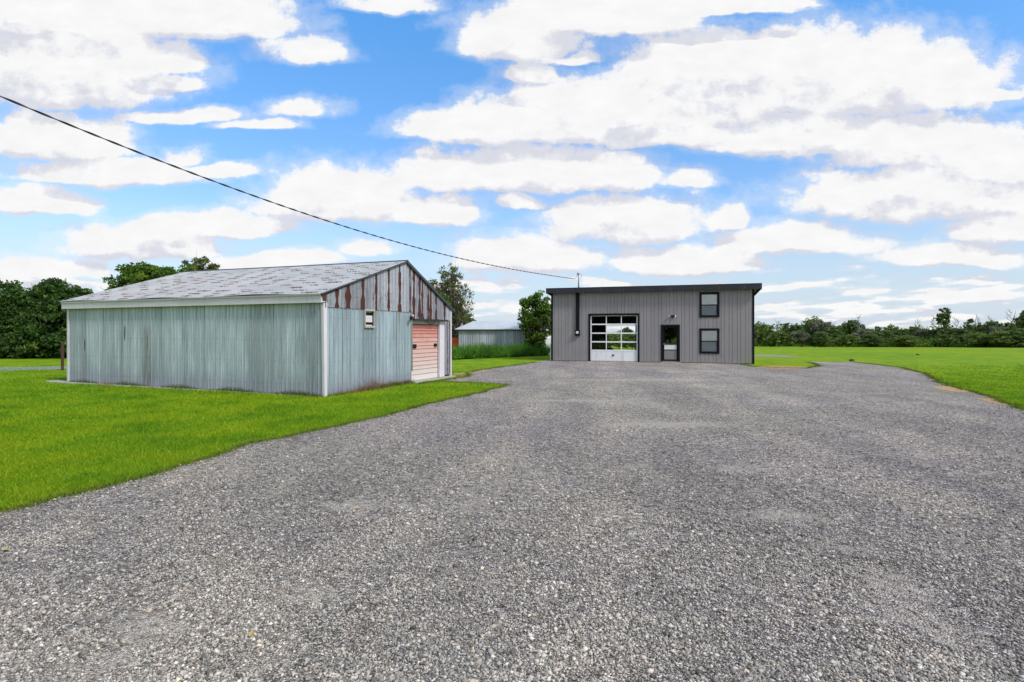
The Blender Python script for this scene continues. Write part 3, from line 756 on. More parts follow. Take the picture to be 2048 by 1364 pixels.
mb = MB(); mb.tube([(.03, DV0-.06, 2.16), (.10, DV0-.08, 2.17), (.15, DV0-.2, 2.14)], [.05, .045, .03], 10); mb.tube([(.03, DV0-.02, .4), (.03, DV0-.02, 2.12), (.06, DV0-.06, 2.17)], .02, 8); mb.build('vent_pipe', M['cream_trim'], barn, smooth=True)
mb = MB(); mb.tube([(.15, DV0-.2, 2.13), (.19, DV0-.33, 2.08)], [.035, .05], 10); mb.build('lamp_hood', M['black'], barn, smooth=True)
mb = MB(); mb.hexa([(-BL-.9, -.22, .0), (-.4, -.12, .0), (-.4, .1, .0), (-BL-.9, .1, .0), (-BL-.85, -.2, .045), (-.4, -.1, .015), (-.4, .1, .015), (-BL-.85, .1, .045)]); mb.box(-.05, .22, DV0-.1, BW+.05, -.02, .05)
mb.build('foundation_slab', M['concrete'], barn, bevel=.006)

# ================================================================ GREY WORKSHOP
GX, GY = 2.26, 31.6
ws = thing('grey_workshop', 'modern grey steel-clad workshop with flat black-edged roof and glazed overhead door', 'workshop', (GX, GY, 0), math.atan2(-.2993, .954))
GL, GD, GH = 10.69, 7.0, 3.86
def gu(px):
    r = (px-1024)/F; return (r*GY-GX)/(.954+.2993*r)
def gzz(py, px):
    d = GY-.2993*gu(px); return CH-(py-HY)*d/F
GA = (gu(1178), gu(1278), -.02, gzz(628, 1228)); EN = (gu(1322.5), gu(1359), -.02, gzz(650, 1340))
W1 = (gu(1399.5), gu(1438), gzz(634, 1418), gzz(585, 1418)); W2 = (gu(1399.5), gu(1438), gzz(706.5, 1418), gzz(657.5, 1418))
prof = []; u = 0; r = random.Random(5); k = 0
while u < GL+.3:
    p = (.16, .235)[k % 2]; pv = r.random()
    prof += [(u, 0, 0, pv), (u+.008, .016, 1, pv), (u+.022, .016, 1, pv), (u+.03, 0, 0, pv)]
    u += p; k += 1
V, Fc, rib, pan = ribbed(0, GL, lambda u: 0.0, lambda u: GH, prof, holes=[GA, EN, W1, W2])
npmesh('front_wall', V, Fc, M['siding'], ws, dict(rib=rib, panel=pan))
def wall_with_holes(mb, x0, x1, y0, y1, z0, z1, holes):
    hs = sorted(holes); xs_ = sorted(set([x0, x1]+[h for H in hs for h in H[:2]]))
    for a, b in zip(xs_[:-1], xs_[1:]):
        if b-a < 1e-4: continue
        m_ = (a+b)/2; z = z0
        for H in sorted([H for H in hs if H[0] < m_ < H[1]], key=lambda H: H[2]):
            if H[2] > z: mb.box(a, b, y0, y1, z, H[2])
            z = H[3]
        if z < z1: mb.box(a, b, y0, y1, z, z1)
mb = MB(); wall_with_holes(mb, .02, GL-.02, .03, .14, 0, GH-.02, [GA, EN, W1, W2])
RO = (gu(1178)+.95, gu(1178)+3.1, -.02, 2.13)      # rear opening
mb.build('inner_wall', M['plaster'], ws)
# rear opening placed so that the open field shows through the middle and right panes
def rear_u(px, yb=GD):   # local x on the rear wall seen at photo column px
    r = (px-1024)/F; x0 = GX+.2993*yb; y0 = GY+.954*yb; return (r*y0-x0)/(.954+.2993*r)
RO = (rear_u(1213.5), rear_u(1271), .0, CH+(HY-650.5)*(GY+.954*GD-.2993*3)/F)
mb = MB(); wall_with_holes(mb, 0, GL, GD-.12, GD, 0, 3.4, [RO]); mb.box(0, .1, .15, GD-.13, 0, 3.6); mb.box(GL-.1, GL, .15, GD-.13, 0, 3.6)
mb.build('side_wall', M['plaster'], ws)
for xc in (-.012, GL):
    mb = MB(); mb.box(xc, xc+.012, .0, GD, 0, 3.6); mb.build('side_cladding', M['siding'], ws)
mb = MB(); mb.box(.1, GL-.1, .14, GD-.12, 0.0, .03); mb.build('floor', M['concrete'], ws)
mb = MB(); mb.box(gu(1297), gu(1297)+.1, .14, GD-.12, .03, 3.3); mb.build('partition', M['plaster'], ws)
# roof slab with fascia
def slab(mb, x0, x1, y0, z0, y1, z1, th):
    mb.hexa([(x0, y0, z0-th), (x1, y0, z0-th), (x1, y1, z1-th), (x0, y1, z1-th), (x0, y0, z0), (x1, y0, z0), (x1, y1, z1), (x0, y1, z1)])
mb = MB(); slab(mb, -.2, GL+.30, -.30, 4.10, GD+.3, 3.62, .12); mb.build('roof', M['fascia'], ws)
mb = MB(); mb.box(-.24, GL+.34, -.345, -.305, 3.845, 4.13)
mb.hexa([(-.24, -.303, 3.845), (-.2-.002, -.303, 3.845), (-.202, GD+.3, 3.4), (-.24, GD+.3, 3.4), (-.24, -.303, 4.13), (-.202, -.303, 4.13), (-.202, GD+.3, 3.64), (-.24, GD+.3, 3.64)])
mb.hexa([(GL+.302, -.303, 3.845), (GL+.34, -.303, 3.845), (GL+.34, GD+.3, 3.4), (GL+.302, GD+.3, 3.4), (GL+.302, -.303, 4.13), (GL+.34, -.303, 4.13), (GL+.34, GD+.3, 3.64), (GL+.302, GD+.3, 3.64)])
mb.box(-.2, GL+.30, -.303, -.02, 3.862, 3.88)
fs = mb.build('fascia', M['fascia'], ws, bevel=.004)
mb = MB()
for k in range(9):
    x = .45+k*1.22; mb.box(x, x+.05, -.352, -.30, 4.131, 4.150)
    mb.box(x, x+.004, -.349, -.3455, 3.85, 4.128)
mb.box(-.24, GL+.34, -.36, -.20, 4.1305, 4.137)
mb.build('cap_flashing', M['galv'], fs)
# corner trims
for x in (-.02, GL-.085):
    mb = MB(); mb.box(x, x+.105, -.022, .06, .0, 3.86); mb.build('corner_trim', M['trim_black'], ws)
for xa_, xb_ in ((.1, GA[0]-.08), (GA[1]+.08, EN[0]-.06), (EN[1]+.06, GL-.1)):
    mb = MB(); mb.box(xa_, xb_, -.012, .0, -.01, .03); mb.build('base_trim', M['trim_black'], ws)
# overhead door
def frame(mb, H, w, y0, y1, bottom=True, top_w=None, mi=0):
    a, b, z0, z1 = H; tw = top_w or w
    mb.box(a-.0, a+w, y0, y1, z0, z1-tw, mi); mb.box(b-w, b, y0, y1, z0, z1-tw, mi); mb.box(a, b, y0-.002, y1, z1-tw, z1, mi)
    if bottom: mb.box(a+w, b-w, y0, y1, z0, z0+w, mi)
mb = MB(); frame(mb, (GA[0]-.03, GA[1]+.03, 0, GA[3]+.03), .10, -.03, .15, False, .11); od0 = mb.build('overhead_door_frame', M['trim_black'], ws)
mb = MB(); mb.box(GA[0]+.06, GA[1]-.06, .06, .14, -.01, .04); mb.build('door_sill', M['concrete'], ws)
a, b_ = GA[0]+.075, GA[1]-.075; gt = GA[3]-.085
zr = [gzz(y, 1228) for y in (648.5, 666.3, 683.8, 701)]
mb = MB(); y0, y1 = .05, .10
mb.box(a, a+.06, y0, y1, .05, gt); mb.box(b_-.06, b_, y0, y1, .05, gt)
mb.box(a+.06, b_-.06, y0, y1, gt-.03, gt)
for z in zr: mb.box(a+.06, b_-.06, y0-.004, y1, z-.035, z+.035)
cw = (b_-a-.12)/3
for q in (1, 2): mb.box(a+.06+cw*q-.022, a+.06+cw*q+.022, y0, y1-.004, zr[3]+.035, gt-.03)
od = mb.build('overhead_door', M['alu'], ws)
for c_ in range(3):
    for rr_ in range(4):
        z1 = (gt-.03) if rr_ == 0 else zr[rr_-1]-.035; z0 = zr[rr_]+.035
        x0 = a+.06+cw*c_+(.022 if c_ else 0); x1 = a+.06+cw*(c_+1)-(.022 if c_ < 2 else 0)
        mb = MB(); mb.add([(x0, .075, z0), (x1, .075, z0), (x1, .075, z1), (x0, .075, z1)], [(0, 1, 2, 3)]); mb.build('pane', M['glass'], od)
mb = MB()
for c_ in range(3): mb.box(a+.065+cw*c_, a+.055+cw*(c_+1), .056, .095, .07, zr[3]-.037)
mb.box(a+.061, b_-.061, .052, .098, .045, .068); mb.box(a+.061, b_-.061, .07, .09, .07, zr[3]-.037)
mb.build('bottom_panel', M['door_white'], od, bevel=.003)
mb = MB(); xm = a+.06+cw*1.45; mb.tube([(xm, .058, .36), (xm, .03, .36)], .055, 16); mb.build('lock', M['black'], od, smooth=False)
# entry door
mb = MB(); frame(mb, (EN[0]-.02, EN[1]+.02, 0, EN[3]+.02), .085, -.03, .14, False); mb.build('entry_door_frame', M['trim_black'], ws)
a, b_ = EN[0]+.067, EN[1]-.067; zt = EN[3]-.067
mb = MB(); y0, y1 = .05, .09
mb.box(a, a+.085, y0, y1, .10, zt); mb.box(b_-.085, b_, y0, y1, .10, zt); mb.box(a+.085, b_-.085, y0, y1, zt-.08, zt); mb.box(a+.085, b_-.085, y0, y1, .10, .17)
zm = gzz(689, 1340); mb.box(a+.085, b_-.085, y0-.003, y1, zm-.012, zm+.018); zm2 = gzz(699.5, 1340); mb.box(a+.085, b_-.085, y0-.003, y1, zm2-.02, zm2+.01)
ed = mb.build('entry_door', M['trim_black'], ws)
mb = MB(); mb.add([(a+.08, .07, zm), (b_-.08, .07, zm), (b_-.08, .07, zt-.07), (a+.08, .07, zt-.07)], [(0, 1, 2, 3)]); mb.build('pane', M['glass_dark'], ed)
mb = MB(); mb.box(a+.09, b_-.09, .058, .068, zm2+.012, zm-.014); mb.build('notice_panel', M['notice'], ed)
mb = MB(); mb.box(a+.086, b_-.086, .064, .074, .172, zm2-.021); mb.build('kick_panel', simple('kick_grey', (.22, .215, .20), .35, .08), ed)
mb = MB(); mb.tube([(a+.045, .05, 1.0), (a+.045, .0, 1.0)], .02, 8); mb.tube([(a+.045, .0, 1.0), (a+.15, .0, 1.0)], .012, 8); mb.build('handle', M['galv'], ed)
mb = MB(); mb.box(EN[0]+.066, EN[1]-.066, .03, .12, .05, .095); mb.build('threshold', M['threshold'], ws)
mb = MB(); mb.box(EN[0]-.03, EN[1]+.03, -.28, .02, -.02, .045); mb.build('door_step', M['concrete'], ws, bevel=.006)
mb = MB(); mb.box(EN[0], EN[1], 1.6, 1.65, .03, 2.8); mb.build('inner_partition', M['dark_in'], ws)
# windows
for H in (W1, W2):
    mb = MB(); frame(mb, (H[0]-.02, H[1]+.02, H[2]-.02, H[3]+.02), .115, -.035, .13)
    wf = mb.build('window', M['trim_black'], ws, bevel=.003)
    a, b_, z0, z1 = H[0]+.095, H[1]-.095, H[2]+.095, H[3]-.095; zmid = z0+(z1-z0)*.49
    mb = MB(); mb.box(a, b_, -.015, .02, zmid-.022, zmid+.022); mb.box(b_-.03, b_, -.01, .02, z0, zmid-.022); mb.build('sash', M['trim_black'], wf)
    mb = MB(); mb.add([(a, .012, zmid), (b_, .012, zmid), (b_, .012, z1), (a, .012, z1)], [(0, 1, 2, 3)]); mb.add([(a, .004, z0), (b_, .004, z0), (b_, .004, zmid), (a, .004, zmid)], [(0, 1, 2, 3)]); mb.build('pane', M['glass'], wf)
    mb = MB(); n_ = 14
    for k in range(n_):
        zz = zmid-.02+(z1-zmid+.02)*k/n_; mb.box(a-.0, b_, .026, .032, zz, zz+(z1-zmid+.02)/n_-.003)
    mb.box(a, b_, .022, .036, zmid+.025, zmid+.05); mb.build('blind', M['blind'], wf)
    mb = MB(); mb.box(a, b_, .022, .026, z0, zmid-.02); mb.build('insect_screen', M['screen'], wf)
# floodlight above the entry door
u0 = gu(1345); z0 = gzz(633, 1345)
mb = MB(); mb.box(u0-.09, u0+.09, -.06, -.0, z0-.01, z0+.07); mb.tube([(u0, -.04, z0-.01), (u0, -.07, z0-.09)], .028, 10); fl = mb.build('security_light', M['black'], ws, bevel=.01)
for s in (-1, 1):
    mb = MB(); mb.tube([(u0+s*.08, -.06, z0+.03), (u0+s*.14, -.10, z0+.02)], [.03, .055], 12); mb.build('lamp_head', M['black'], fl)
    mb = MB(); mb.tube([(u0+s*.141, -.101, z0+.02), (u0+s*.158, -.112, z0+.017)], [.05, .052], 12); mb.build('lens', M['meter'], fl)
# conduit, meter, mast
x0, x1 = gu(1152), gu(1159)
mb = MB(); mb.box(x0, x1, -.09, -.0, gzz(660, 1155), 3.85); mb.build('conduit_cover', M['trim_black'], ws, bevel=.006)
zb, zt_ = gzz(672, 1155), gzz(660, 1155)
mb = MB(); mb.box(x0-.03, x1+.03, -.13, 0, zb, zt_); mt = mb.build('meter_box', M['black'], ws, bevel=.012)
mb = MB(); xm = (x0+x1)/2; zm_ = (zb+zt_)/2+.03; mb.tube([(xm, -.13, zm_), (xm, -.20, zm_)], [.078, .07], 18); mb.build('meter', M['meter'], mt)
mb = MB(); ms = gu(1155.5); zt2 = gzz(546, 1155); mb.tube([(ms, .25, 4.0), (ms, .25, zt2)], .035, 10); mb.tube([(ms, .25, zt2-.02), (ms-.02, .18, zt2+.02), (ms-.03, .12, zt2-.06)], .045, 10)
mast = mb.build('service_mast', M['galv'], ws, smooth=True)
mb = MB(); mb.tube([(ms, .25, zt2), (ms+.16, .2, zt2-.06), (ms+.2, .2, zt2-.22), (ms+.1, .22, zt2-.30), (ms-.02, .2, zt2-.22)], .008, 6); mb.tube([(ms-.02, .13, zt2-.06), (ms-.15, .1, zt2-.28), (ms-.2, .1, zt2-.32)], .009, 6)
mb.build('drip_loop', M['cable'], mast)
# white downpipe at the left corner (seen beyond the edge)
mb = MB(); mb.tube([(-.1, .5, 0), (-.1, .5, 1.0)], .06, 10); mb.box(-.16, -.04, .35, .6, .0, .95); mb.build('white_corner_post', M['van_white'], ws)

# things inside the workshop, seen against the open rear doorway
mrow = rear_u(1216, 5.2)
def local_ws(x, y, z=.03):
    return (GX+.954*x+.2993*y, GY-.2993*x+.954*y, z)
tr = thing('riding_mower', 'dark riding mower silhouetted inside the workshop doorway', 'mower', local_ws(rear_u(1214, 5.0), 5.0), math.atan2(-.2993, .954))
mb = MB(); mb.prism([(-.55, .25), (.35, .25), (.42, .45), (.35, .62), (-.05, .66), (-.12, .45), (-.55, .42)], 1, -.25, .25); mb.build('body', M['black'], tr, bevel=.03)
mb = MB(); mb.prism([(-.5, .44), (-.15, .44), (-.15, .5), (-.46, .52), (-.5, .8), (-.56, .8)], 1, -.2, .2); mb.build('seat', M['rubber'], tr, bevel=.02)
mb = MB(); mb.tube([(.05, 0, .62), (-.08, 0, .82)], .015, 6)
for q in range(12): mb.tube([(-.08+.05*math.cos(a1)*1, .16*math.sin(a1), .82+.1*math.cos(a1)) for a1 in (q*math.pi/6, (q+1)*math.pi/6)], .012, 6)
mb.build('steering_wheel', M['black'], tr)
for (x, rr_) in ((-.38, .24), (.34, .18)):
    for s in (-1, 1):
        mb = MB(); mb.tube([(x, s*.26, rr_), (x, s*.40, rr_)], rr_, 20); wh = mb.build('wheel', M['rubber'], tr)
        mb = MB(); mb.tube([(x, s*.255 if s < 0 else .26, rr_), (x, s*.405, rr_)], rr_*.5, 14); mb.build('rim', M['alu'], wh)
st_ = thing('shop_stool', 'dark round stool at the right edge of the open rear doorway', 'stool', local_ws(rear_u(1267, 5.8), 5.8), 0)
mb = MB(); mb.tube([(0, 0, .62), (0, 0, .72)], .22, 18); mb.build('seat', M['rubber'], st_, bevel=.01)
for q in range(4):
    c_, s_q = math.cos(q*math.pi/2+.6), math.sin(q*math.pi/2+.6); mb = MB(); mb.tube([(.22*c_, .22*s_q, 0), (.1*c_, .1*s_q, .62)], .018, 6); mb.build('leg', M['black'], st_)

# ================================================================ SMALL SHED
SX, SY = W(917, 700, 41)[0], 41
sh = thing('small_shed', 'low corrugated grey metal shed with pale roof behind tall weeds', 'shed', (SX, SY, 0), R(-1.5))
SL = W(1064, 700, 40.9)[0]-SX; SH = CH+(HY-659)*41/F-.02; SD = 4.2
prof = rib_profile(SL+.2, .17, .10, .035, .1, 21)
V, Fc, rib, pan = ribbed(0, SL, lambda u: 0.0, lambda u: SH, prof, nz=3)
npmesh('front_wall', V, Fc, M['shed_wall'], sh, dict(rib=rib, panel=pan, rust=rib*0, stain=rib*0+.12))
mb = MB(); mb.prism([(0, 0), (SD, 0), (SD, SH), (SD/2, SH+.55), (0, SH)], 0, .0, .03); mb.prism([(0, 0), (SD, 0), (SD, SH), (SD/2, SH+.55), (0, SH)], 0, SL-.03, SL); mb.box(0, SL, SD-.03, SD, 0, SH)
mb.build('side_wall', M['siding'], sh)
rb = CH+(HY-643)*43.3/F
mb = MB(); L0, L1 = -.25, SL+.22; th = .03
for s in (0, 1):
    ya, za, yb, zb_ = (-.2, SH+.02, SD/2, rb) if s == 0 else (SD/2, rb-.001, SD+.2, SH+.02)
    xa0, xa1 = L0, L1; xb0, xb1 = L0+1.15, L1-1.1
    if s: xa0, xa1, xb0, xb1 = xb0, xb1, xa0, xa1
    mb.hexa([(xa0, ya, za), (xa1, ya, za), (xb1, yb, zb_), (xb0, yb, zb_), (xa0, ya, za+th), (xa1, ya, za+th), (xb1, yb, zb_+th), (xb0, yb, zb_+th)])
mb.add([(L0, -.2, SH+.05), (L0+1.15, SD/2, rb+th), (L0, SD+.2, SH+.05)], [(0, 1, 2)]); mb.add([(L1, -.2, SH+.05), (L1-1.1, SD/2, rb+th), (L1, SD+.2, SH+.05)], [(0, 2, 1)])
mb.build('roof', M['shed_roof'], sh)
mb = MB(); mb.box(L0, L1, -.2, -.17, SH-.04, SH+.019); mb.build('eave_board', M['fascia'], sh)

# ================================================================ OTHER THINGS
# power line
xa, ya = -8.36, 9.0; xe, ye, ze = local_ws(ms-.2, .1, zt2-.32)
def wire_pt(px, py):
    r_ = (px-1024)/F; q = (r_*ya-xa)/((xe-xa)-r_*(ye-ya)); x = xa+(xe-xa)*q; y = ya+(ye-ya)*q
    return Vector((x, y, CH-(py-HY)/F*y))
cp = [(-350, 38), (-150, 128), (0, 194), (130, 248), (250, 296), (380, 345), (500, 389), (610, 426), (720, 462), (860, 500), (940, 522), (1030, 540), (1100, 551)]
wp = [wire_pt(*p) for p in cp]+[Vector((xe, ye, ze))]
# smooth by fitting z along the span
ss = [0.0]
for a, b in zip(wp[:-1], wp[1:]): ss.append(ss[-1]+math.hypot(b.x-a.x, b.y-a.y))
cf = np.polyfit(ss, [p.z for p in wp], 3); tot = ss[-1]
cf_end = ze-np.polyval(cf, tot)
line = []; N_ = 260
for i in range(N_+1):
    s = tot*i/N_; q = s/tot; x = wp[0].x+(xe-wp[0].x)*q; y = wp[0].y+(ye-wp[0].y)*q
    line.append(Vector((x, y, np.polyval(cf, s)+cf_end*max(0, (q-.8)/.2))))
pc = thing('power_cable', 'dark twisted overhead power cable sagging across the sky to the workshop mast', 'cable', tuple(line[-1]))
org = line[-1]
mb = MB(); mb.tube([p-org for p in line], .010, 6); mb.build('messenger_wire', M['strand'], pc)
for ph in (0, math.pi):
    pts = []
    d = (line[-1]-line[0]).normalized(); a = d.cross(Vector((0, 0, 1))).normalized(); b = a.cross(d)
    N2 = 1500
    for i in range(N2+1):
        f_ = i/N2*N_; k = min(int(f_), N_-1); p = line[k].lerp(line[k+1], f_-k); an = i/N2*tot*2*math.pi/.75+ph
        pts.append(p-org+(a*math.cos(an)+b*math.sin(an))*.012)
    mb = MB(); mb.tube(pts, .0085, 5); mb.build('conductor', M['cable'], pc)

# rusty post left of the barn
x, y = G(125, 741); h = CH-(685-HY)/F*y
mb = MB(); ns = 10
mb.tube([(.004*math.sin(i*1.7), 0, -.1+(h+.1)*i/ns) for i in range(ns+1)], [.055+.004*math.sin(i*2.3) for i in range(ns+1)], 7)
o = mb.build('wooden_post', M['wood_post']); o.location = (x, y, 0); tag(o, 'thin dark brown wooden post standing in the lawn left of the barn', 'post')

# orange tractor loader half hidden behind the shed
ot = thing('orange_tractor', 'orange tractor partly hidden at the left end of the small shed', 'tractor', (W(907, 700, 42.2)[0], 42.2, 0), R(12))
mb = MB(); mb.prism([(-.5, .5), (.9, .5), (1.0, .7), (.95, 1.05), (.3, 1.2), (-.5, 1.2)], 1, -.3, .3); mb.build('hood', M['orange'], ot, bevel=.04)
for fy in (-.62, .4):
    mb = MB(); mb.prism([(-.95, .55), (-.5, .9), (-.35, 1.15), (-.75, 1.32), (-1.2, 1.1), (-1.3, .7)], 1, fy, fy+.22); mb.build('fender', M['orange'], ot, bevel=.03)
mb = MB(); mb.tube([(-.75, 0, .9), (-.85, 0, 1.2)], .2, 8); mb.build('seat', M['rubber'], ot)
for (x, rr_) in ((-.85, .55), (.65, .34)):
    for s in (-1, 1):
        mb = MB(); mb.tube([(x, s*.36, rr_), (x, s*.62, rr_)], rr_, 22); wh = mb.build('wheel', M['rubber'], ot)
        mb = MB(); mb.tube([(x, s*.35, rr_), (x, s*.63, rr_)], rr_*.5, 14); mb.build('rim', M['notice'], wh)

# white van behind the workshop corner
vx, vy_ = W(1088, 700, 45)[0], 45
vn = thing('white_van', 'white van parked behind the left corner of the workshop', 'van', (vx+2.4, vy_, 0), R(5))
mb = MB(); mb.prism([(-2.6, .35), (2.5, .35), (2.5, 1.9), (-1.2, 1.95), (-1.75, 1.35), (-2.55, 1.15)], 1, -.9, .9); mb.build('body', M['van_white'], vn, bevel=.08)
mb = MB(); mb.prism([(-1.6, 1.35), (-1.22, 1.8), (-.55, 1.8), (-.55, 1.35)], 1, -.93, -.9); mb.build('side_window', M['black'], vn)
mb = MB(); mb.prism([(-1.78, 1.38), (-1.25, 1.90), (-1.27, 1.93), (-1.82, 1.41)], 1, -.8, .8); mb.build('windscreen', M['black'], vn)
mb = MB(); mb.box(-1.75, -1.5, -1.15, -.92, 1.2, 1.5); mb.build('mirror', M['black'], vn, bevel=.03)
for x in (-1.75, 1.6):
    for s in (-1, 1):
        mb = MB(); mb.tube([(x, s*.72, .34), (x, s*.93, .34)], .34, 22); wh = mb.build('wheel', M['rubber'], vn)
        mb = MB(); mb.tube([(x, s*.70, .34), (x, s*.94, .34)], .2, 14); mb.build('rim', M['alu'], wh)

# small dark stump and molehill in the field
for (px, py, w_, lab, nm, ct) in [(1703, 722.5, .17, 'small dark stone at the far edge of the gravel, right of the workshop', 'field_stone', 'stone'), (1835, 710, .13, 'tiny dark stone in the middle of the far field', 'field_stone', 'stone')]:
    x, y = G(px, py); mb = MB(); rr_ = random.Random(px)
    ring = [(w_*math.cos(q*math.pi/5)*rr_.uniform(.8, 1.2), w_*.7*math.sin(q*math.pi/5)*rr_.uniform(.8, 1.2)) for q in range(10)]
    vs = [(a, b, -.03) for a, b in ring]+[(a*.7, b*.7, w_*.6*rr_.uniform(.8, 1.1)) for a, b in ring]+[(0, 0, w_*.8)]
    mb.add(vs, [(i, (i+1) % 10, 10+(i+1) % 10, 10+i) for i in range(10)]+[(10+i, 10+(i+1) % 10, 20) for i in range(10)])
    o = mb.build(nm, M['wood_post']); o.location = (x, y, gz(x, y)); tag(o, lab, ct)

# fallen leaves on the gravel
LV = [(503, 1279, 'yellow fallen leaf nearest the bottom, left of centre on the gravel'), (715, 1021, 'orange-tan fallen leaf on the gravel mid-left'), (12, 1106, 'tan fallen leaf at the left edge of the gravel'),
      ]
for i, (px, py, lab) in enumerate(LV):
    x, y = G(px, py); r_ = random.Random(i); L_ = .028
    pts = [(-1, 0), (-.6, .4), (-.1, .62), (.3, .45), (.55, .55), (1, 0), (.5, -.5), (.2, -.42), (-.2, -.6), (-.7, -.35)]
    vs = [(a*L_, b*L_, .012+.006*math.sin(a*3+b*2)) for a, b in pts]+[(0, 0, .004)]
    mb = MB(); mb.add(vs, [(j, (j+1) % 10, 10) for j in range(10)]); o = mb.build('fallen_leaf', M['fallen_leaf']); o.location = (x, y, .022); o.rotation_euler = (.1, .15, r_.uniform(0, 6)); tag(o, lab, 'leaf', 'leaves fallen on the gravel')

# ================================================================ VEGETATION
def tri_leaves(cent, size, rng, stretch=1.7, up=0.0):
    n = len(cent)
    a = rng.normal(size=(n, 3)); a /= np.linalg.norm(a, axis=1)[:, None]
    b = rng.normal(size=(n, 3)); b -= (b*a).sum(1)[:, None]*a; b /= np.linalg.norm(b, axis=1)[:, None]
    s = (size*rng.uniform(.6, 1.3, n))[:, None]
    V = np.stack([cent-a*s*stretch*.5, cent+b*s*.42, cent+a*s*stretch*.5, cent-b*s*.42], 1).reshape(-1, 3)
    return V, np.arange(4*n).reshape(n, 4)
def make_tree(name, label, cat, loc, blobs, nclump, leaf, per, mat, trunk_h, trunk_r, seed, group=None, clump_r=.35, bark='bark', limbs=14, shell=.55, crown_name='crown', twigs=0):
    """blobs: ellipsoids (x,y,z,rx,ry,rz) in tree space"""
    rng = np.random.default_rng(seed)
    tr_ = thing(name, label, cat, loc, 0, group)
    vol = np.array([b[3]*b[4]*b[5] for b in blobs]); vol = vol**.8; vol /= vol.sum()
    idx = rng.choice(len(blobs), nclump, p=vol); B = np.array(blobs)[idx]
    d = rng.normal(size=(nclump, 3)); d /= np.linalg.norm(d, axis=1)[:, None]
    rad = shell+(1.0-shell)*rng.random(nclump)**.7
    rad *= rng.uniform(.85, 1.12, nclump)
    C_ = B[:, :3]+d*B[:, 3:6]*rad[:, None]
    C_ = C_[C_[:, 2] > .15]; n = len(C_)
    cr = clump_r*rng.uniform(.6, 1.35, n)
    cvv = np.clip(rng.normal(.5, .22, n), 0, 1)
    P_ = np.repeat(C_, per, 0); q = rng.normal(size=(len(P_), 3)); q /= np.linalg.norm(q, axis=1)[:, None]
    q *= (rng.random(len(P_))**.5)[:, None]*np.repeat(cr, per)[:, None]; q[:, 2] *= .7
    P_ = P_+q; keep = P_[:, 2] > .03; P_ = P_[keep]; cv = np.repeat(cvv, per)[keep]
    V, Fc = tri_leaves(P_, leaf, rng)
    rv = np.repeat(rng.random(len(P_)), 4); cvx = np.repeat(cv, 4)
    npmesh(crown_name, V, Fc, mat, tr_, dict(rv=rv, cv=cvx))
    mb = MB(); r_ = random.Random(seed); pts = []; lx, ly = 0, 0
    tgt = np.mean(C_, 0)
    for i in range(8):
        f_ = i/7; pts.append((lx+r_.uniform(-.06, .06)*trunk_h*.15+tgt[0]*f_*.6, ly+r_.uniform(-.06, .06)*trunk_h*.15+tgt[1]*f_*.6, -.1+trunk_h*f_))
    mb.tube(pts, [trunk_r*(1-.8*i/7) for i in range(8)], 8)
    sel = rng.choice(n, min(limbs, n), replace=False)
    for k in sel:
        e_ = C_[k]; j = min(7, max(1, int((e_[2]*.55/trunk_h)*7))); p0 = np.array(pts[j]); mid = p0*.45+e_*.55+np.array([0, 0, -.08*trunk_h+.05])
        rr_ = trunk_r*(1-.8*j/7)*.55
        mb.tube([p0, p0*.7+mid*.3+np.array([0, 0, .03]), mid, e_], [rr_, rr_*.8, rr_*.5, rr_*.15], 5)
        for _ in range(twigs):
            e2 = e_+rng.normal(size=3)*clump_r*1.4; mb.tube([mid, mid*.5+e2*.5, e2], [rr_*.4, rr_*.25, rr_*.08], 4)
    mb.build('trunk', M[bark], tr_, smooth=True)
    return tr_
def copy_tree(src, loc, rz, sc, label=None, group=None):
    r_ = src.copy(); COL.objects.link(r_); r_.location = loc; r_.rotation_euler = (0, 0, rz); r_.scale = sc
    if label: r_['label'] = label
    if group: r_['group'] = group
    for ch in list(src.children):
        c_ = ch.copy(); COL.objects.link(c_); c_.parent = r_
    return r_

# --- dense dark trees at left
HG = 'dense dark trees left of the barn'
hl = [(-70, 555, 35.5, 'dark tree cut off by the left edge of the photo'), (18, 552, 35, 'dark dense tree with a broad top at the far left edge'), (70, 566, 36.5, 'dark dense tree set a little back between two taller ones'),
      (104, 548, 35, 'tallest dark dense tree left of the barn'), (148, 562, 36, 'dark dense tree nearest the rusty post'), (190, 571, 38, 'low dark tree just left of the barn roof edge'), (235, 590, 37, 'dark tree hidden behind the left end of the barn')]
for i, (px, py, d, lab) in enumerate(hl):
    x = (px-1024)/F*d; h = CH+(HY-py-11)/F*d; w_ = 1.75
    bl = [(0, 0, h*.40, w_, w_*.9, h*.42), (.2*math.sin(i*2), 0, h*.70, w_*.72, w_*.7, h*.26), (-.7, -.3, h*.22, w_*.8, w_*.7, h*.24), (.7, -.3, h*.2, w_*.8, w_*.7, h*.22), (.5*math.sin(i*5), -.2, h*.86, w_*.4, w_*.4, h*.12)]
    make_tree('dense_tree', lab, 'tree', (x, d, gz(x, d)), bl, 520, .13, 42, M['leaf_dark'], h*.8, .16, 100+i, HG, .34, limbs=14, shell=.72)
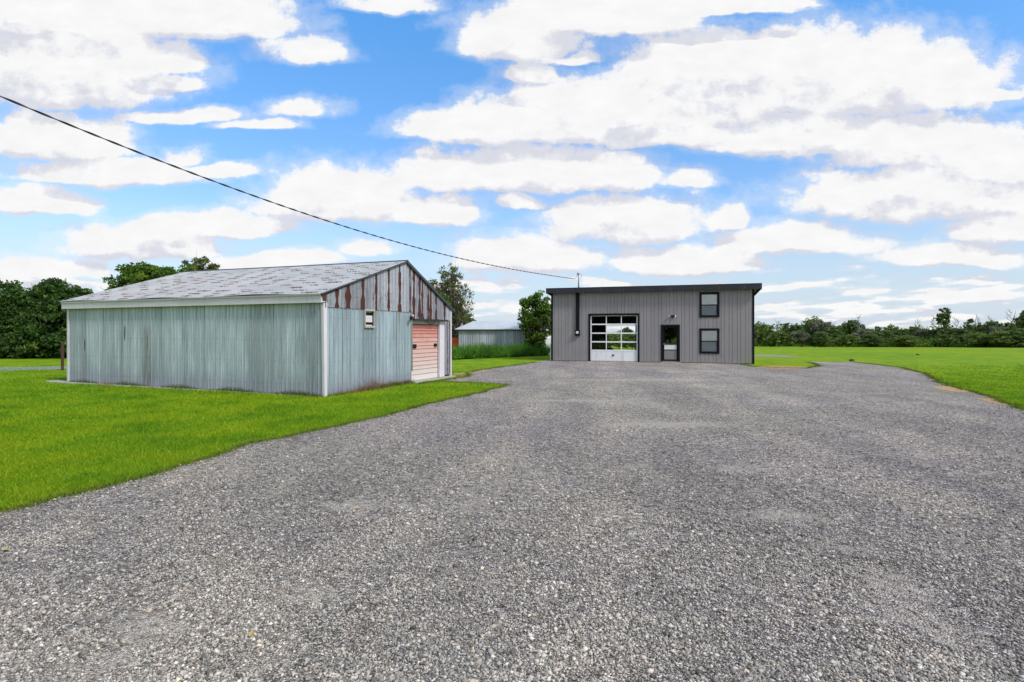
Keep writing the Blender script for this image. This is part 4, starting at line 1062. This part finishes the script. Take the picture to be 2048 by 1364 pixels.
# --- trees behind the barn
d = 32; x = (300-1024)/F*d
make_tree('broadleaf_tree', 'green broad-crowned tree rising behind the barn roof', 'tree', (x, d, 0), [(0, 0, 4.4, 2.0, 1.6, 1.15), (-1.3, 0, 3.8, 1.2, 1.2, 1.0), (1.7, 0, 4.5, 1.4, 1.2, .95), (-.5, 0, 5.2, 1.1, 1, .5), (2.6, 0, 4.6, .9, 1, .8), (0, 0, 2.9, 2.3, 1.8, 1)], 340, .14, 55, M['leaf_mid'], 4.6, .2, 201, None, .33, limbs=40, shell=.45, twigs=2)
d = 34; x = (405-1024)/F*d
make_tree('broadleaf_tree', 'small rounded olive tree top showing above the barn ridge', 'tree', (x, d, 0), [(0, 0, 5.4, 1.0, .9, .95), (.8, 0, 4.9, .75, .7, .8), (-.6, 0, 5.0, .8, .8, .7), (0, 0, 4.3, 1.2, 1.1, 1)], 170, .12, 45, M['leaf_olive'], 5.2, .16, 202, None, .28, limbs=30, shell=.35, twigs=2)
# --- between barn and shed
d = 46; x = (903-1024)/F*d; h = CH+(HY-518)/F*d
make_tree('tall_sparse_tree', 'tall thin-leaved olive tree rising behind the right end of the barn', 'tree', (x, d, 0), [(-.15, 0, h*.80, 1.2, 1.0, h*.18), (.1, 0, h*.6, 1.7, 1.4, h*.2), (-1.3, 0, h*.70, .9, .9, .7), (.3, 0, h*.38, 1.7, 1.4, h*.2)], 290, .12, 18, M['leaf_olive'], h*.93, .16, 203, None, .28, limbs=90, shell=.25, twigs=3)
d = 49; x = (925-1024)/F*d
make_tree('round_bush', 'olive green bushy tree below the tall sparse tree beside the shed', 'tree', (x, d, 0), [(0, 0, 2.2, 1.3, 1.0, 1.6), (.5, 0, 1.6, 1.4, .9, 1.3), (-.5, 0, 3.2, .9, .8, .9)], 210, .12, 34, M['leaf_mid'], 2.8, .1, 204, None, .3, limbs=20, shell=.5)
d = 44; x = (866-1024)/F*d
make_tree('round_bush', 'yellow-green bushy tree showing just above the barn rake', 'tree', (x, d, 0), [(0, 0, 2.9, 1.5, 1.2, 1.9), (.5, 0, 4.0, .9, .8, .8)], 260, .12, 34, M['leaf_mid'], 3.6, .1, 205, None, .3, limbs=20, shell=.5)
# --- by the workshop
d = 39.5; x = (1078-1024)/F*d; h = CH+(HY-574)/F*d
make_tree('leafy_tree', 'bright green leafy tree at the left corner of the workshop', 'tree', (x, d, 0), [(0, 0, h*.72, .85, .8, h*.22), (-.5, 0, h*.52, 1.1, .9, h*.16), (.45, 0, h*.58, .85, .9, h*.20), (-.25, 0, h*.28, .75, .9, h*.22), (-1.0, 0, h*.75, .35, .4, .5)], 210, .14, 34, M['leaf_mid'], h*.85, .12, 206, None, .3, limbs=50, shell=.4, twigs=2)
d = 58; x = (1116-1024)/F*d
make_tree('round_bush', 'green bush farther back between leafy tree and workshop', 'tree', (x, d, gz(x, d)), [(0, 0, 1.7, 1.3, 1.2, 1.5)], 120, .16, 28, M['leaf_far'], 2.4, .1, 207, None, .35, limbs=10, shell=.5)

# --- tree line beyond the field (right), individual trees
rng = np.random.default_rng(11)
def proto_far(kind, seed):
    if kind == 'round': bl = [(0, 0, 3.4, 2.3, 2.1, 1.9), (-1.2, 0, 2.3, 1.8, 1.6, 1.6), (1.3, 0, 2.1, 1.8, 1.6, 1.5), (.3, 0, 4.6, 1.3, 1.2, .9)]; return bl, 190, M['leaf_far'], .60
    if kind == 'dark': bl = [(0, 0, 3.2, 2.1, 2.0, 2.3), (.3, 0, 5.0, 1.1, 1.0, .9), (-.6, 0, 1.6, 2.2, 1.9, 1.4)]; return bl, 200, M['leaf_fard'], .55
    if kind == 'conifer': bl = [(0, 0, 1.3, 1.7, 1.6, 1.1), (0, 0, 2.6, 1.25, 1.2, 1.0), (0, 0, 3.8, .85, .8, .9), (0, 0, 4.9, .45, .45, .8), (0, 0, 5.6, .18, .18, .5)]; return bl, 190, M['leaf_fard'], .4
    if kind == 'grey': bl = [(0, 0, 3.2, 2.0, 1.8, 1.9), (-.8, 0, 4.4, 1.1, 1, .9), (.9, 0, 2.4, 1.6, 1.5, 1.5)]; return bl, 140, M['leaf_grey'], .55
    if kind == 'slender': bl = [(0, 0, 5.2, 1.2, 1.1, 1.4), (.3, 0, 6.8, 1.0, .9, .9), (-.5, 0, 6.2, .7, .6, .5), (-.2, 0, 3.4, .8, .8, .8)]; return bl, 95, M['leaf_fard'], .45
LBL = {'round': 'rounded mid-green tree in the tree line beyond the field', 'dark': 'dark full-crowned tree in the tree line beyond the field',
       'conifer': 'pointed dark evergreen in the tree line beyond the field', 'grey': 'grey-green thin tree in the tree line beyond the field'}
KN = {'round': 'broadleaf_tree', 'dark': 'dense_tree', 'conifer': 'evergreen_tree', 'grey': 'thin_tree', 'slender': 'slender_tree'}
TG = {k: k_+' in the far tree line' for k, k_ in (('round', 'rounded trees'), ('dark', 'dark trees'), ('conifer', 'pointed evergreens'), ('grey', 'grey-green trees'))}
far_list = [(1500, 650, 104, 'dark'), (1516, 646, 108, 'round'), (1542, 650, 100, 'conifer'), (1571, 641, 112, 'conifer'), (1556, 662, 96, 'round'), (1592, 648, 106, 'dark'), (1615, 641, 110, 'conifer'), (1630, 637, 112, 'round'),
            (1647, 639, 108, 'grey'), (1603, 662, 95, 'grey'), (1668, 652, 100, 'dark'), (1690, 647, 106, 'round'), (1710, 640, 104, 'dark'), (1722, 660, 98, 'grey'), (1735, 657, 100, 'round'), (1757, 648, 106, 'conifer'), (1744, 668, 94, 'dark'), (1782, 651, 104, 'round'), (1770, 660, 98, 'dark'),
            (1803, 657, 100, 'dark'), (1826, 652, 104, 'round'), (1848, 657, 100, 'grey'), (1815, 670, 93, 'round'), (1866, 658, 98, 'dark'), (1905, 655, 98, 'round'), (1925, 655, 94, 'dark'), (1941, 636, 96, 'conifer'),
            (1892, 668, 92, 'dark'), (1962, 648, 94, 'round'), (1985, 640, 92, 'dark'), (1998, 650, 90, 'grey'), (1958, 666, 88, 'round'), (2018, 646, 90, 'dark'), (2042, 632, 86, 'conifer'), (2060, 618, 86, 'dark'), (2085, 640, 90, 'round'), (2035, 656, 84, 'dark'), (2110, 635, 92, 'dark'), (1460, 650, 108, 'round'), (2000, 662, 85, 'round'), (1693, 668, 92, 'round'), (1640, 662, 93, 'dark')]
protos = {}
ORD = ['first', 'second', 'third', 'fourth', 'fifth', 'sixth', 'seventh', 'eighth', 'ninth', 'tenth', 'eleventh', 'twelfth', 'thirteenth', 'fourteenth', 'fifteenth', 'sixteenth', 'seventeenth', 'eighteenth']
KP = {'round': 'rounded mid-green', 'dark': 'dark full-crowned', 'conifer': 'pointed dark evergreen', 'grey': 'grey-green thin'}
def ordlab(lst, i):
    k = lst[i][3]; n_ = sorted([q[0] for q in lst if q[3] == k]).index(lst[i][0])
    return ORD[n_]+' '+KP[k]+' tree counting rightward from the workshop in the far tree line'
for i, (px, py, d, k) in enumerate(far_list):
    x = (px-1024)/F*d; g0 = gz(x, d); h = CH+(HY-py)/F*d-g0
    H0 = {'round': 5.5, 'dark': 5.9, 'conifer': 6.1, 'grey': 5.3}[k]; var = i % 2
    sc = h/H0; sw = max(sc, .75)*rng.uniform(.9, 1.2)
    if (k, var) not in protos:
        bl, n_, mt_, cr_ = proto_far(k, 0)
        protos[(k, var)] = make_tree(KN[k], ordlab(far_list, i), 'tree', (x, d, g0), bl, n_, .26, 26, mt_, 4.4, .14, 300+len(protos), TG[k], cr_, limbs=10, shell=.5)
        protos[(k, var)].scale = (sw, sw, sc)
    else: copy_tree(protos[(k, var)], (x, d, g0), rng.uniform(0, 6.28), (sw, sw, sc), ordlab(far_list, i), TG[k])
bl, n_, mt_, cr_ = proto_far('slender', 0); d = 96; x = (1887-1024)/F*d
s_ = make_tree('slender_tree', 'tall slender tree standing above the far tree line on the right', 'tree', (x, d, gz(x, d)), bl, n_, .24, 24, mt_, 6.6, .16, 350, None, .38, limbs=20, shell=.4, twigs=1)
hh = CH+(HY-615)/F*d-gz(x, d); s_.scale = (hh/7.7,)*3
# bare dead trees poking out
for i, (px, py, d) in enumerate([(1716, 632, 100), (1868, 634, 98), (1834, 640, 104), (1955, 632, 94), (2022, 622, 90), (1664, 642, 105), (1912, 636, 97), (1980, 634, 93), (1553, 641, 110)]):
    x = (px-1024)/F*d; g0 = gz(x, d); h = CH+(HY-py)/F*d-g0; r_ = random.Random(i)
    dt = thing('dead_tree', ORD[sorted([1716, 1868, 1834, 1955, 2022, 1664, 1912, 1980, 1553]).index(px)]+' bare leafless tree counting rightward from the workshop', 'tree', (x, d, g0), r_.uniform(0, 6), 'bare dead trees in the far tree line')
    mb = MB(); mb.tube([(r_.uniform(-.1, .1)*k, r_.uniform(-.1, .1)*k, h*k/6) for k in range(7)], [.11-.014*k for k in range(7)], 6)
    mb.build('trunk', M['bark_pale'], dt)
    for k in range(11):
        z = h*(.5+.045*k); a_ = r_.uniform(0, 6.28); L_ = r_.uniform(.5, 1.3)*(1.1-.05*k)
        mb = MB(); mb.tube([(0, 0, z), (L_*.5*math.cos(a_), L_*.5*math.sin(a_), z+L_*.35), (L_*math.cos(a_), L_*math.sin(a_), z+L_*.95)], [.045, .03, .012], 5)
        mb.tube([(L_*.5*math.cos(a_), L_*.5*math.sin(a_), z+L_*.35), (L_*.6*math.cos(a_+.7), L_*.6*math.sin(a_+.7), z+L_*.9)], [.025, .01], 4)
        mb.build('branch', M['bark_pale'], dt)
# trees reflected in / seen through the workshop glass
for i, (px, py, d, k) in enumerate([(1180, 668, 70, 'round'), (1205, 666, 74, 'dark'), (1222, 667, 70, 'round'), (1238, 665, 72, 'round'), (1254, 655, 76, 'dark'), (1272, 666, 70, 'round'), (1290, 668, 72, 'round'), (1130, 664, 74, 'dark'), (960, 662, 85, 'round'), (1000, 660, 88, 'dark'), (1040, 662, 84, 'round'), (920, 660, 84, 'dark')]):
    x = (px-1024)/F*d; g0 = gz(x, d); h = CH+(HY-py)/F*d-g0; H0 = {'round': 5.5, 'dark': 5.9}[k]; sc = h/H0
    lab = ORD[sorted([1180, 1205, 1222, 1238, 1254, 1272, 1290, 1130, 960, 1000, 1040, 920]).index(px)]+(' tree from the left, rounded green,' if k == 'round' else ' tree from the left, dark green,')+' in the distance behind shed and workshop'
    copy_tree(protos[(k, i % 2)], (x, d, g0), i*1.3, (max(sc, .55), max(sc, .55), sc), lab, 'distant trees behind shed and workshop')
for i, (x, y, sc) in enumerate([(-32, -24, 1.6), (-24, -26, 1.5), (-17, -24, 1.7), (-10.5, -26, 1.5), (-4, -25, 1.6), (2.5, -27, 1.5)]):
    copy_tree(protos[('dark', i % 2)], (x, y, 0), i*2.1, (sc, sc, sc*1.2), ORD[i]+' tree of the row behind the viewer, mirrored in the workshop glass', 'trees mirrored in the workshop glass')

# far wood behind the individual trees: one mass
n = 26000; r3 = np.random.default_rng(5)
ang_ = r3.uniform(-.95, .95, n); dist = r3.uniform(118, 150, n); X = np.tan(ang_)*dist; Y = dist
top = 2.7+1.1*np.sin(X*.13)+.8*np.sin(X*.41+1)+.5*np.sin(X*1.1)
top = np.where(np.arctan2(X, Y) < .18, top*.50, top)
Z = -1.15+top*r3.random(n)**.6
V, Fc = tri_leaves(np.stack([X, Y, Z], 1), .62, r3, 1.4)
tag(npmesh('distant_woodland', V, Fc, M['leaf_fard'], None, dict(rv=np.repeat(r3.random(n), 4), cv=np.repeat(np.clip(.5+.4*np.sin(X*.35)*np.cos(Y*.2), 0, 1), 4))), 'dark mass of distant woodland closing the horizon behind the trees', 'woodland', kind='stuff')
# undergrowth at the foot of the tree line
n = 16000; t_ = r3.random(n); pxs = 1440+t_*700; d = 84+22*(1-t_)**.8+r3.uniform(-3, 3, n)+ (t_ < .3)*4
X = (pxs-1024)/F*d; Z = np.array([gz(a, b) for a, b in zip(X, d)])+r3.random(n)**1.6*(1.1+.6*np.sin(X*.9))
V, Fc = tri_leaves(np.stack([X, d, Z], 1), .22, r3)
tag(npmesh('undergrowth', V, Fc, M['leaf_mid'], None, dict(rv=np.repeat(r3.random(n), 4), cv=np.repeat(r3.random(n), 4))), 'low green undergrowth along the foot of the far tree line', 'undergrowth', kind='stuff')

# tall weeds before the shed
a = np.array(G(885, 721)); b = np.array(G(1096, 711)); n = 26000
t_ = r3.random(n); bx = a[0]+(b[0]-a[0])*t_; by = a[1]+(b[1]-a[1])*t_+r3.uniform(0, 3.4, n)
hgt = (.62+.06*np.sin(bx*2.3)+.12*np.sin(bx*5.1+by*2)+.14*np.sin(bx*11.7+by))*np.where(t_ > .85, .8, 1)*np.clip(.45+(by-(a[1]+(b[1]-a[1])*t_))*.6, .4, 1.05)
hh = .66*np.clip(hgt, .15, 1.2)*(r3.random(n)**.6)
V1, F1 = tri_leaves(np.stack([bx, by, hh], 1), .10, r3, 2.2)
nb = 5000; t2 = r3.random(nb); x2 = a[0]+(b[0]-a[0])*t2; y2 = a[1]+(b[1]-a[1])*t2+r3.uniform(.1, 3.4, nb); h2 = .70*(.72+.05*np.sin(x2*2.3)+.12*np.sin(x2*8.1+y2))*r3.uniform(.4, 1.75, nb)
lean = r3.normal(size=(nb, 2))*.22; w2 = .011
V2 = np.stack([np.stack([x2-w2, y2, 0*h2], 1), np.stack([x2+w2, y2, 0*h2], 1), np.stack([x2+lean[:, 0]+.004, y2+lean[:, 1], h2], 1), np.stack([x2+lean[:, 0]-.004, y2+lean[:, 1], h2], 1)], 1).reshape(-1, 3)
F2 = np.arange(4*nb).reshape(nb, 4)+len(V1); nn = n+nb
tag(npmesh('tall_weeds', np.concatenate([V1, V2]), np.concatenate([F1, F2]), M['weed'], None, dict(rv=np.repeat(r3.random(nn), 4), cv=np.repeat(np.clip(.5+.3*np.sin(np.concatenate([bx, x2])*4.3)*np.cos(np.concatenate([by, y2])*2)+r3.normal(0, .2, nn), 0, 1), 4))), 'tall bright green weeds growing along the front of the small shed', 'weeds', kind='stuff')

# ---- lawn blades (uncountable): density falls with distance
r4 = np.random.default_rng(21)
def scatter(n, dmin, dmax, power, xl, xr):
    u_ = r4.random(n); p = 1-power; d_ = (dmin**p+(dmax**p-dmin**p)*u_)**(1/p); f_ = r4.uniform(xl, xr, n); return f_*d_, d_
X, Y = scatter(900000, 4.4, 30, 1.25, -1.02, 1.02)
k = ~inpoly(X+r4.normal(0, .035, len(X)), Y+r4.normal(0, .035, len(X)), GRJ)
k &= r4.random(len(X)) > np.clip((Y-13)/16, 0, 1)
# keep off the buildings
dx, dy = X-NX, Y-NY; lx = dx*.9266-dy*.3746; ly = dx*.3746+dy*.9266
k &= ~((lx > -BL-.05) & (lx < .05) & (ly > -.05) & (ly < BW))
dx, dy = X-GX, Y-GY; lx = dx*.954-dy*.2993; ly = dx*.2993+dy*.954
k &= ~((lx > -.1) & (lx < GL+.1) & (ly > -.1))
X, Y = X[k], Y[k]; n = len(X)
dist = np.hypot(X, Y)
h = r4.uniform(.022, .06, n)*(1+.35*np.sin(X*2.1)*np.sin(Y*1.7)); long_ = r4.random(n) < .02; h = np.where(long_, h*1.7, h)
wd = .0028*(1+dist*.10); a_ = r4.uniform(0, 2*math.pi, n); le = r4.normal(size=(n, 2))*h[:, None]*.55
ca, sa = np.cos(a_)*wd, np.sin(a_)*wd
z0 = np.zeros(n)
V = np.stack([np.stack([X-ca, Y-sa, z0], 1), np.stack([X+ca, Y+sa, z0], 1), np.stack([X+le[:, 0], Y+le[:, 1], h], 1)], 1).reshape(-1, 3)
tipv = np.tile([0, 0, 1.0], n)
tag(npmesh('grass', V, np.arange(3*n).reshape(n, 3), M['blade'], None, dict(rv=np.repeat(r4.random(n), 3), tip=tipv)), 'short bright green mown grass of the lawn', 'grass', kind='stuff')
# straggling dark edge where lawn meets gravel
E = np.array(GRJ); seg = np.roll(E, -1, 0)-E; L_ = np.linalg.norm(seg, axis=1); ok = (E[:, 1] > 4) & (E[:, 1] < 30) & (L_ < 1)
idx = r4.choice(np.where(ok)[0], 42000, p=(L_[ok]/np.maximum(E[ok, 1], 1))/(L_[ok]/np.maximum(E[ok, 1], 1)).sum())
P_ = E[idx]+seg[idx]*r4.random((len(idx), 1))+r4.normal(size=(len(idx), 2))*(.035+.16*r4.random((len(idx), 1))**4)
n = len(P_); h = r4.uniform(.02, .055, n); a_ = r4.uniform(0, 6.28, n); wd = .0025*(1+P_[:, 1]*.09); le = r4.normal(size=(n, 2))*h[:, None]*.7
V = np.stack([np.stack([P_[:, 0]-np.cos(a_)*wd, P_[:, 1]-np.sin(a_)*wd, 0*h], 1), np.stack([P_[:, 0]+np.cos(a_)*wd, P_[:, 1]+np.sin(a_)*wd, 0*h], 1), np.stack([P_[:, 0]+le[:, 0], P_[:, 1]+le[:, 1], h], 1)], 1).reshape(-1, 3)
m, t = new_mat('edge_grass'); rv = t.attr('rv')
setp(t, t.ramp(rv, [(0, (.035, .04, .012)), (.5, (.12, .19, .01)), (.8, (.16, .20, .03)), (1, (.26, .20, .09))]), .8, 0, None, .1)
tag(npmesh('grass_edge', V, np.arange(3*n).reshape(n, 3), m, None, dict(rv=np.repeat(r4.random(n), 3))), 'straggling darker grass along the edge of the gravel', 'grass', kind='stuff')
# dead weeds at the foot of the barn
bl = []
def bl_pt(lx, ly): return (NX+lx*.9266+ly*.3746, NY-lx*.3746+ly*.9266)
cl_ = [(0.10, .4+.35*i, .18) for i in range(11)]+[(.1, 1.35, .30), (.1, 1.5, .3), (.12, 1.9, .55), (.1, 2.0, .4), (.1, 2.7, .3)]+[(-8.2, -.1, .2), (-8.4, -.12, .22), (-8.0, -.1, .16)]+[(-.3-.6*i, -.08, .08) for i in range(16)]
nt_ = 9000; tl_ = r4.random(nt_)*(BL+BW); side_ = tl_ < BL
lx = np.where(side_, -tl_, r4.normal(0, .05, nt_)+.06); ly = np.where(side_, r4.normal(0, .05, nt_)-.06, tl_-BL)
okb = ~((~side_) & (ly > DV0-.1)); lx, ly = lx[okb], ly[okb]; n = len(lx)
X_ = NX+lx*.9266+ly*.3746; Y_ = NY-lx*.3746+ly*.9266; h = r4.uniform(.03, .13, n)*(1+.5*np.sin(X_*3.1)); wd = .005; a_ = r4.uniform(0, 6.28, n); le = r4.normal(size=(n, 2))*h[:, None]*.4
Vt = np.stack([np.stack([X_-np.cos(a_)*wd, Y_-np.sin(a_)*wd, 0*h], 1), np.stack([X_+np.cos(a_)*wd, Y_+np.sin(a_)*wd, 0*h], 1), np.stack([X_+le[:, 0], Y_+le[:, 1], h], 1)], 1).reshape(-1, 3)
tag(npmesh('grass_fringe', Vt, np.arange(3*n).reshape(n, 3), m, None, dict(rv=np.repeat(r4.random(n)**1.6*.8, 3))), 'untrimmed darker grass along the foot of the barn walls', 'grass', kind='stuff')
V = []
for (lx, ly, hh_) in cl_:
    for _ in range(70):
        x, y = bl_pt(lx+r4.normal()*.05, ly+r4.normal()*.16); a_ = r4.uniform(0, 6.28); q = .005; hq = hh_*r4.uniform(.2, 1.1); l1, l2 = r4.normal(size=2)*hq*.4
        V += [(x-math.cos(a_)*q, y-math.sin(a_)*q, 0), (x+math.cos(a_)*q, y+math.sin(a_)*q, 0), (x+l1, y+l2, hq)]
tag(npmesh('dead_weeds', np.array(V), np.arange(len(V)).reshape(-1, 3), M['dead_weed']), 'dry brown weeds along the foot of the barn walls', 'weeds', kind='stuff')

# ---- loose stones of the driveway, near the viewer
X, Y = scatter(330000, 2.15, 12, 1.6, -.99, .99)
k = inpoly(X+r4.normal(0, .05, len(X)), Y+r4.normal(0, .05, len(X)), GRJ)
pd = np.zeros(len(X))
for x, y, rx, ry in PATCH: pd = np.maximum(pd, np.clip(1.1-np.hypot((X-x)/rx, (Y-y)/ry), 0, 1))
cl4 = np.array([mnoise.fractal(Vector((x*1.4, y*1.4, 2)), .6, 2.1, 5) for x, y in zip(X, Y)])
k &= r4.random(len(X)) > np.clip(pd*.95+np.clip(.25-cl4*1.1, 0, .8), 0, .93)
X, Y = X[k], Y[k]; n = len(X)
sz = np.exp(r4.normal(math.log(.0050), .45, n))*(1+Y*.03); sz = np.clip(sz, .0025, .019)
base = np.array([[1, 0, 0], [0, 1, 0], [-1, 0, 0], [0, -1, 0], [0, 0, 1], [0, 0, -1]], float)
Vb = base[None]*np.stack([sz*r4.uniform(.8, 1.5, n), sz*r4.uniform(.7, 1.1, n), sz*r4.uniform(.5, .85, n)], 1)[:, None, :]
Vb += r4.normal(size=Vb.shape)*sz[:, None, None]*.18
a_ = r4.uniform(0, 6.28, n); c_, s_ = np.cos(a_), np.sin(a_)
tilt = r4.normal(size=n)*.35; ct, st2 = np.cos(tilt), np.sin(tilt)
y_ = Vb[:, :, 1]*ct[:, None]-Vb[:, :, 2]*st2[:, None]; z_ = Vb[:, :, 1]*st2[:, None]+Vb[:, :, 2]*ct[:, None]; x_ = Vb[:, :, 0]
Vw = np.stack([x_*c_[:, None]-y_*s_[:, None]+X[:, None], x_*s_[:, None]+y_*c_[:, None]+Y[:, None], z_+(.007+sz*.25)[:, None]], 2).reshape(-1, 3)
fb_ = np.array([[0, 1, 4], [1, 2, 4], [2, 3, 4], [3, 0, 4], [1, 0, 5], [2, 1, 5], [3, 2, 5], [0, 3, 5]])
Fs = (fb_[None]+(np.arange(n)*6)[:, None, None]).reshape(-1, 3)
tag(npmesh('loose_gravel', Vw, Fs, M['stone'], None, dict(rv=np.repeat(np.clip(r4.beta(1.6, 2.2, n), 0, 1), 6), hv=np.repeat(r4.random(n), 6))), 'loose crushed grey stones covering the near driveway', 'gravel', kind='stuff')
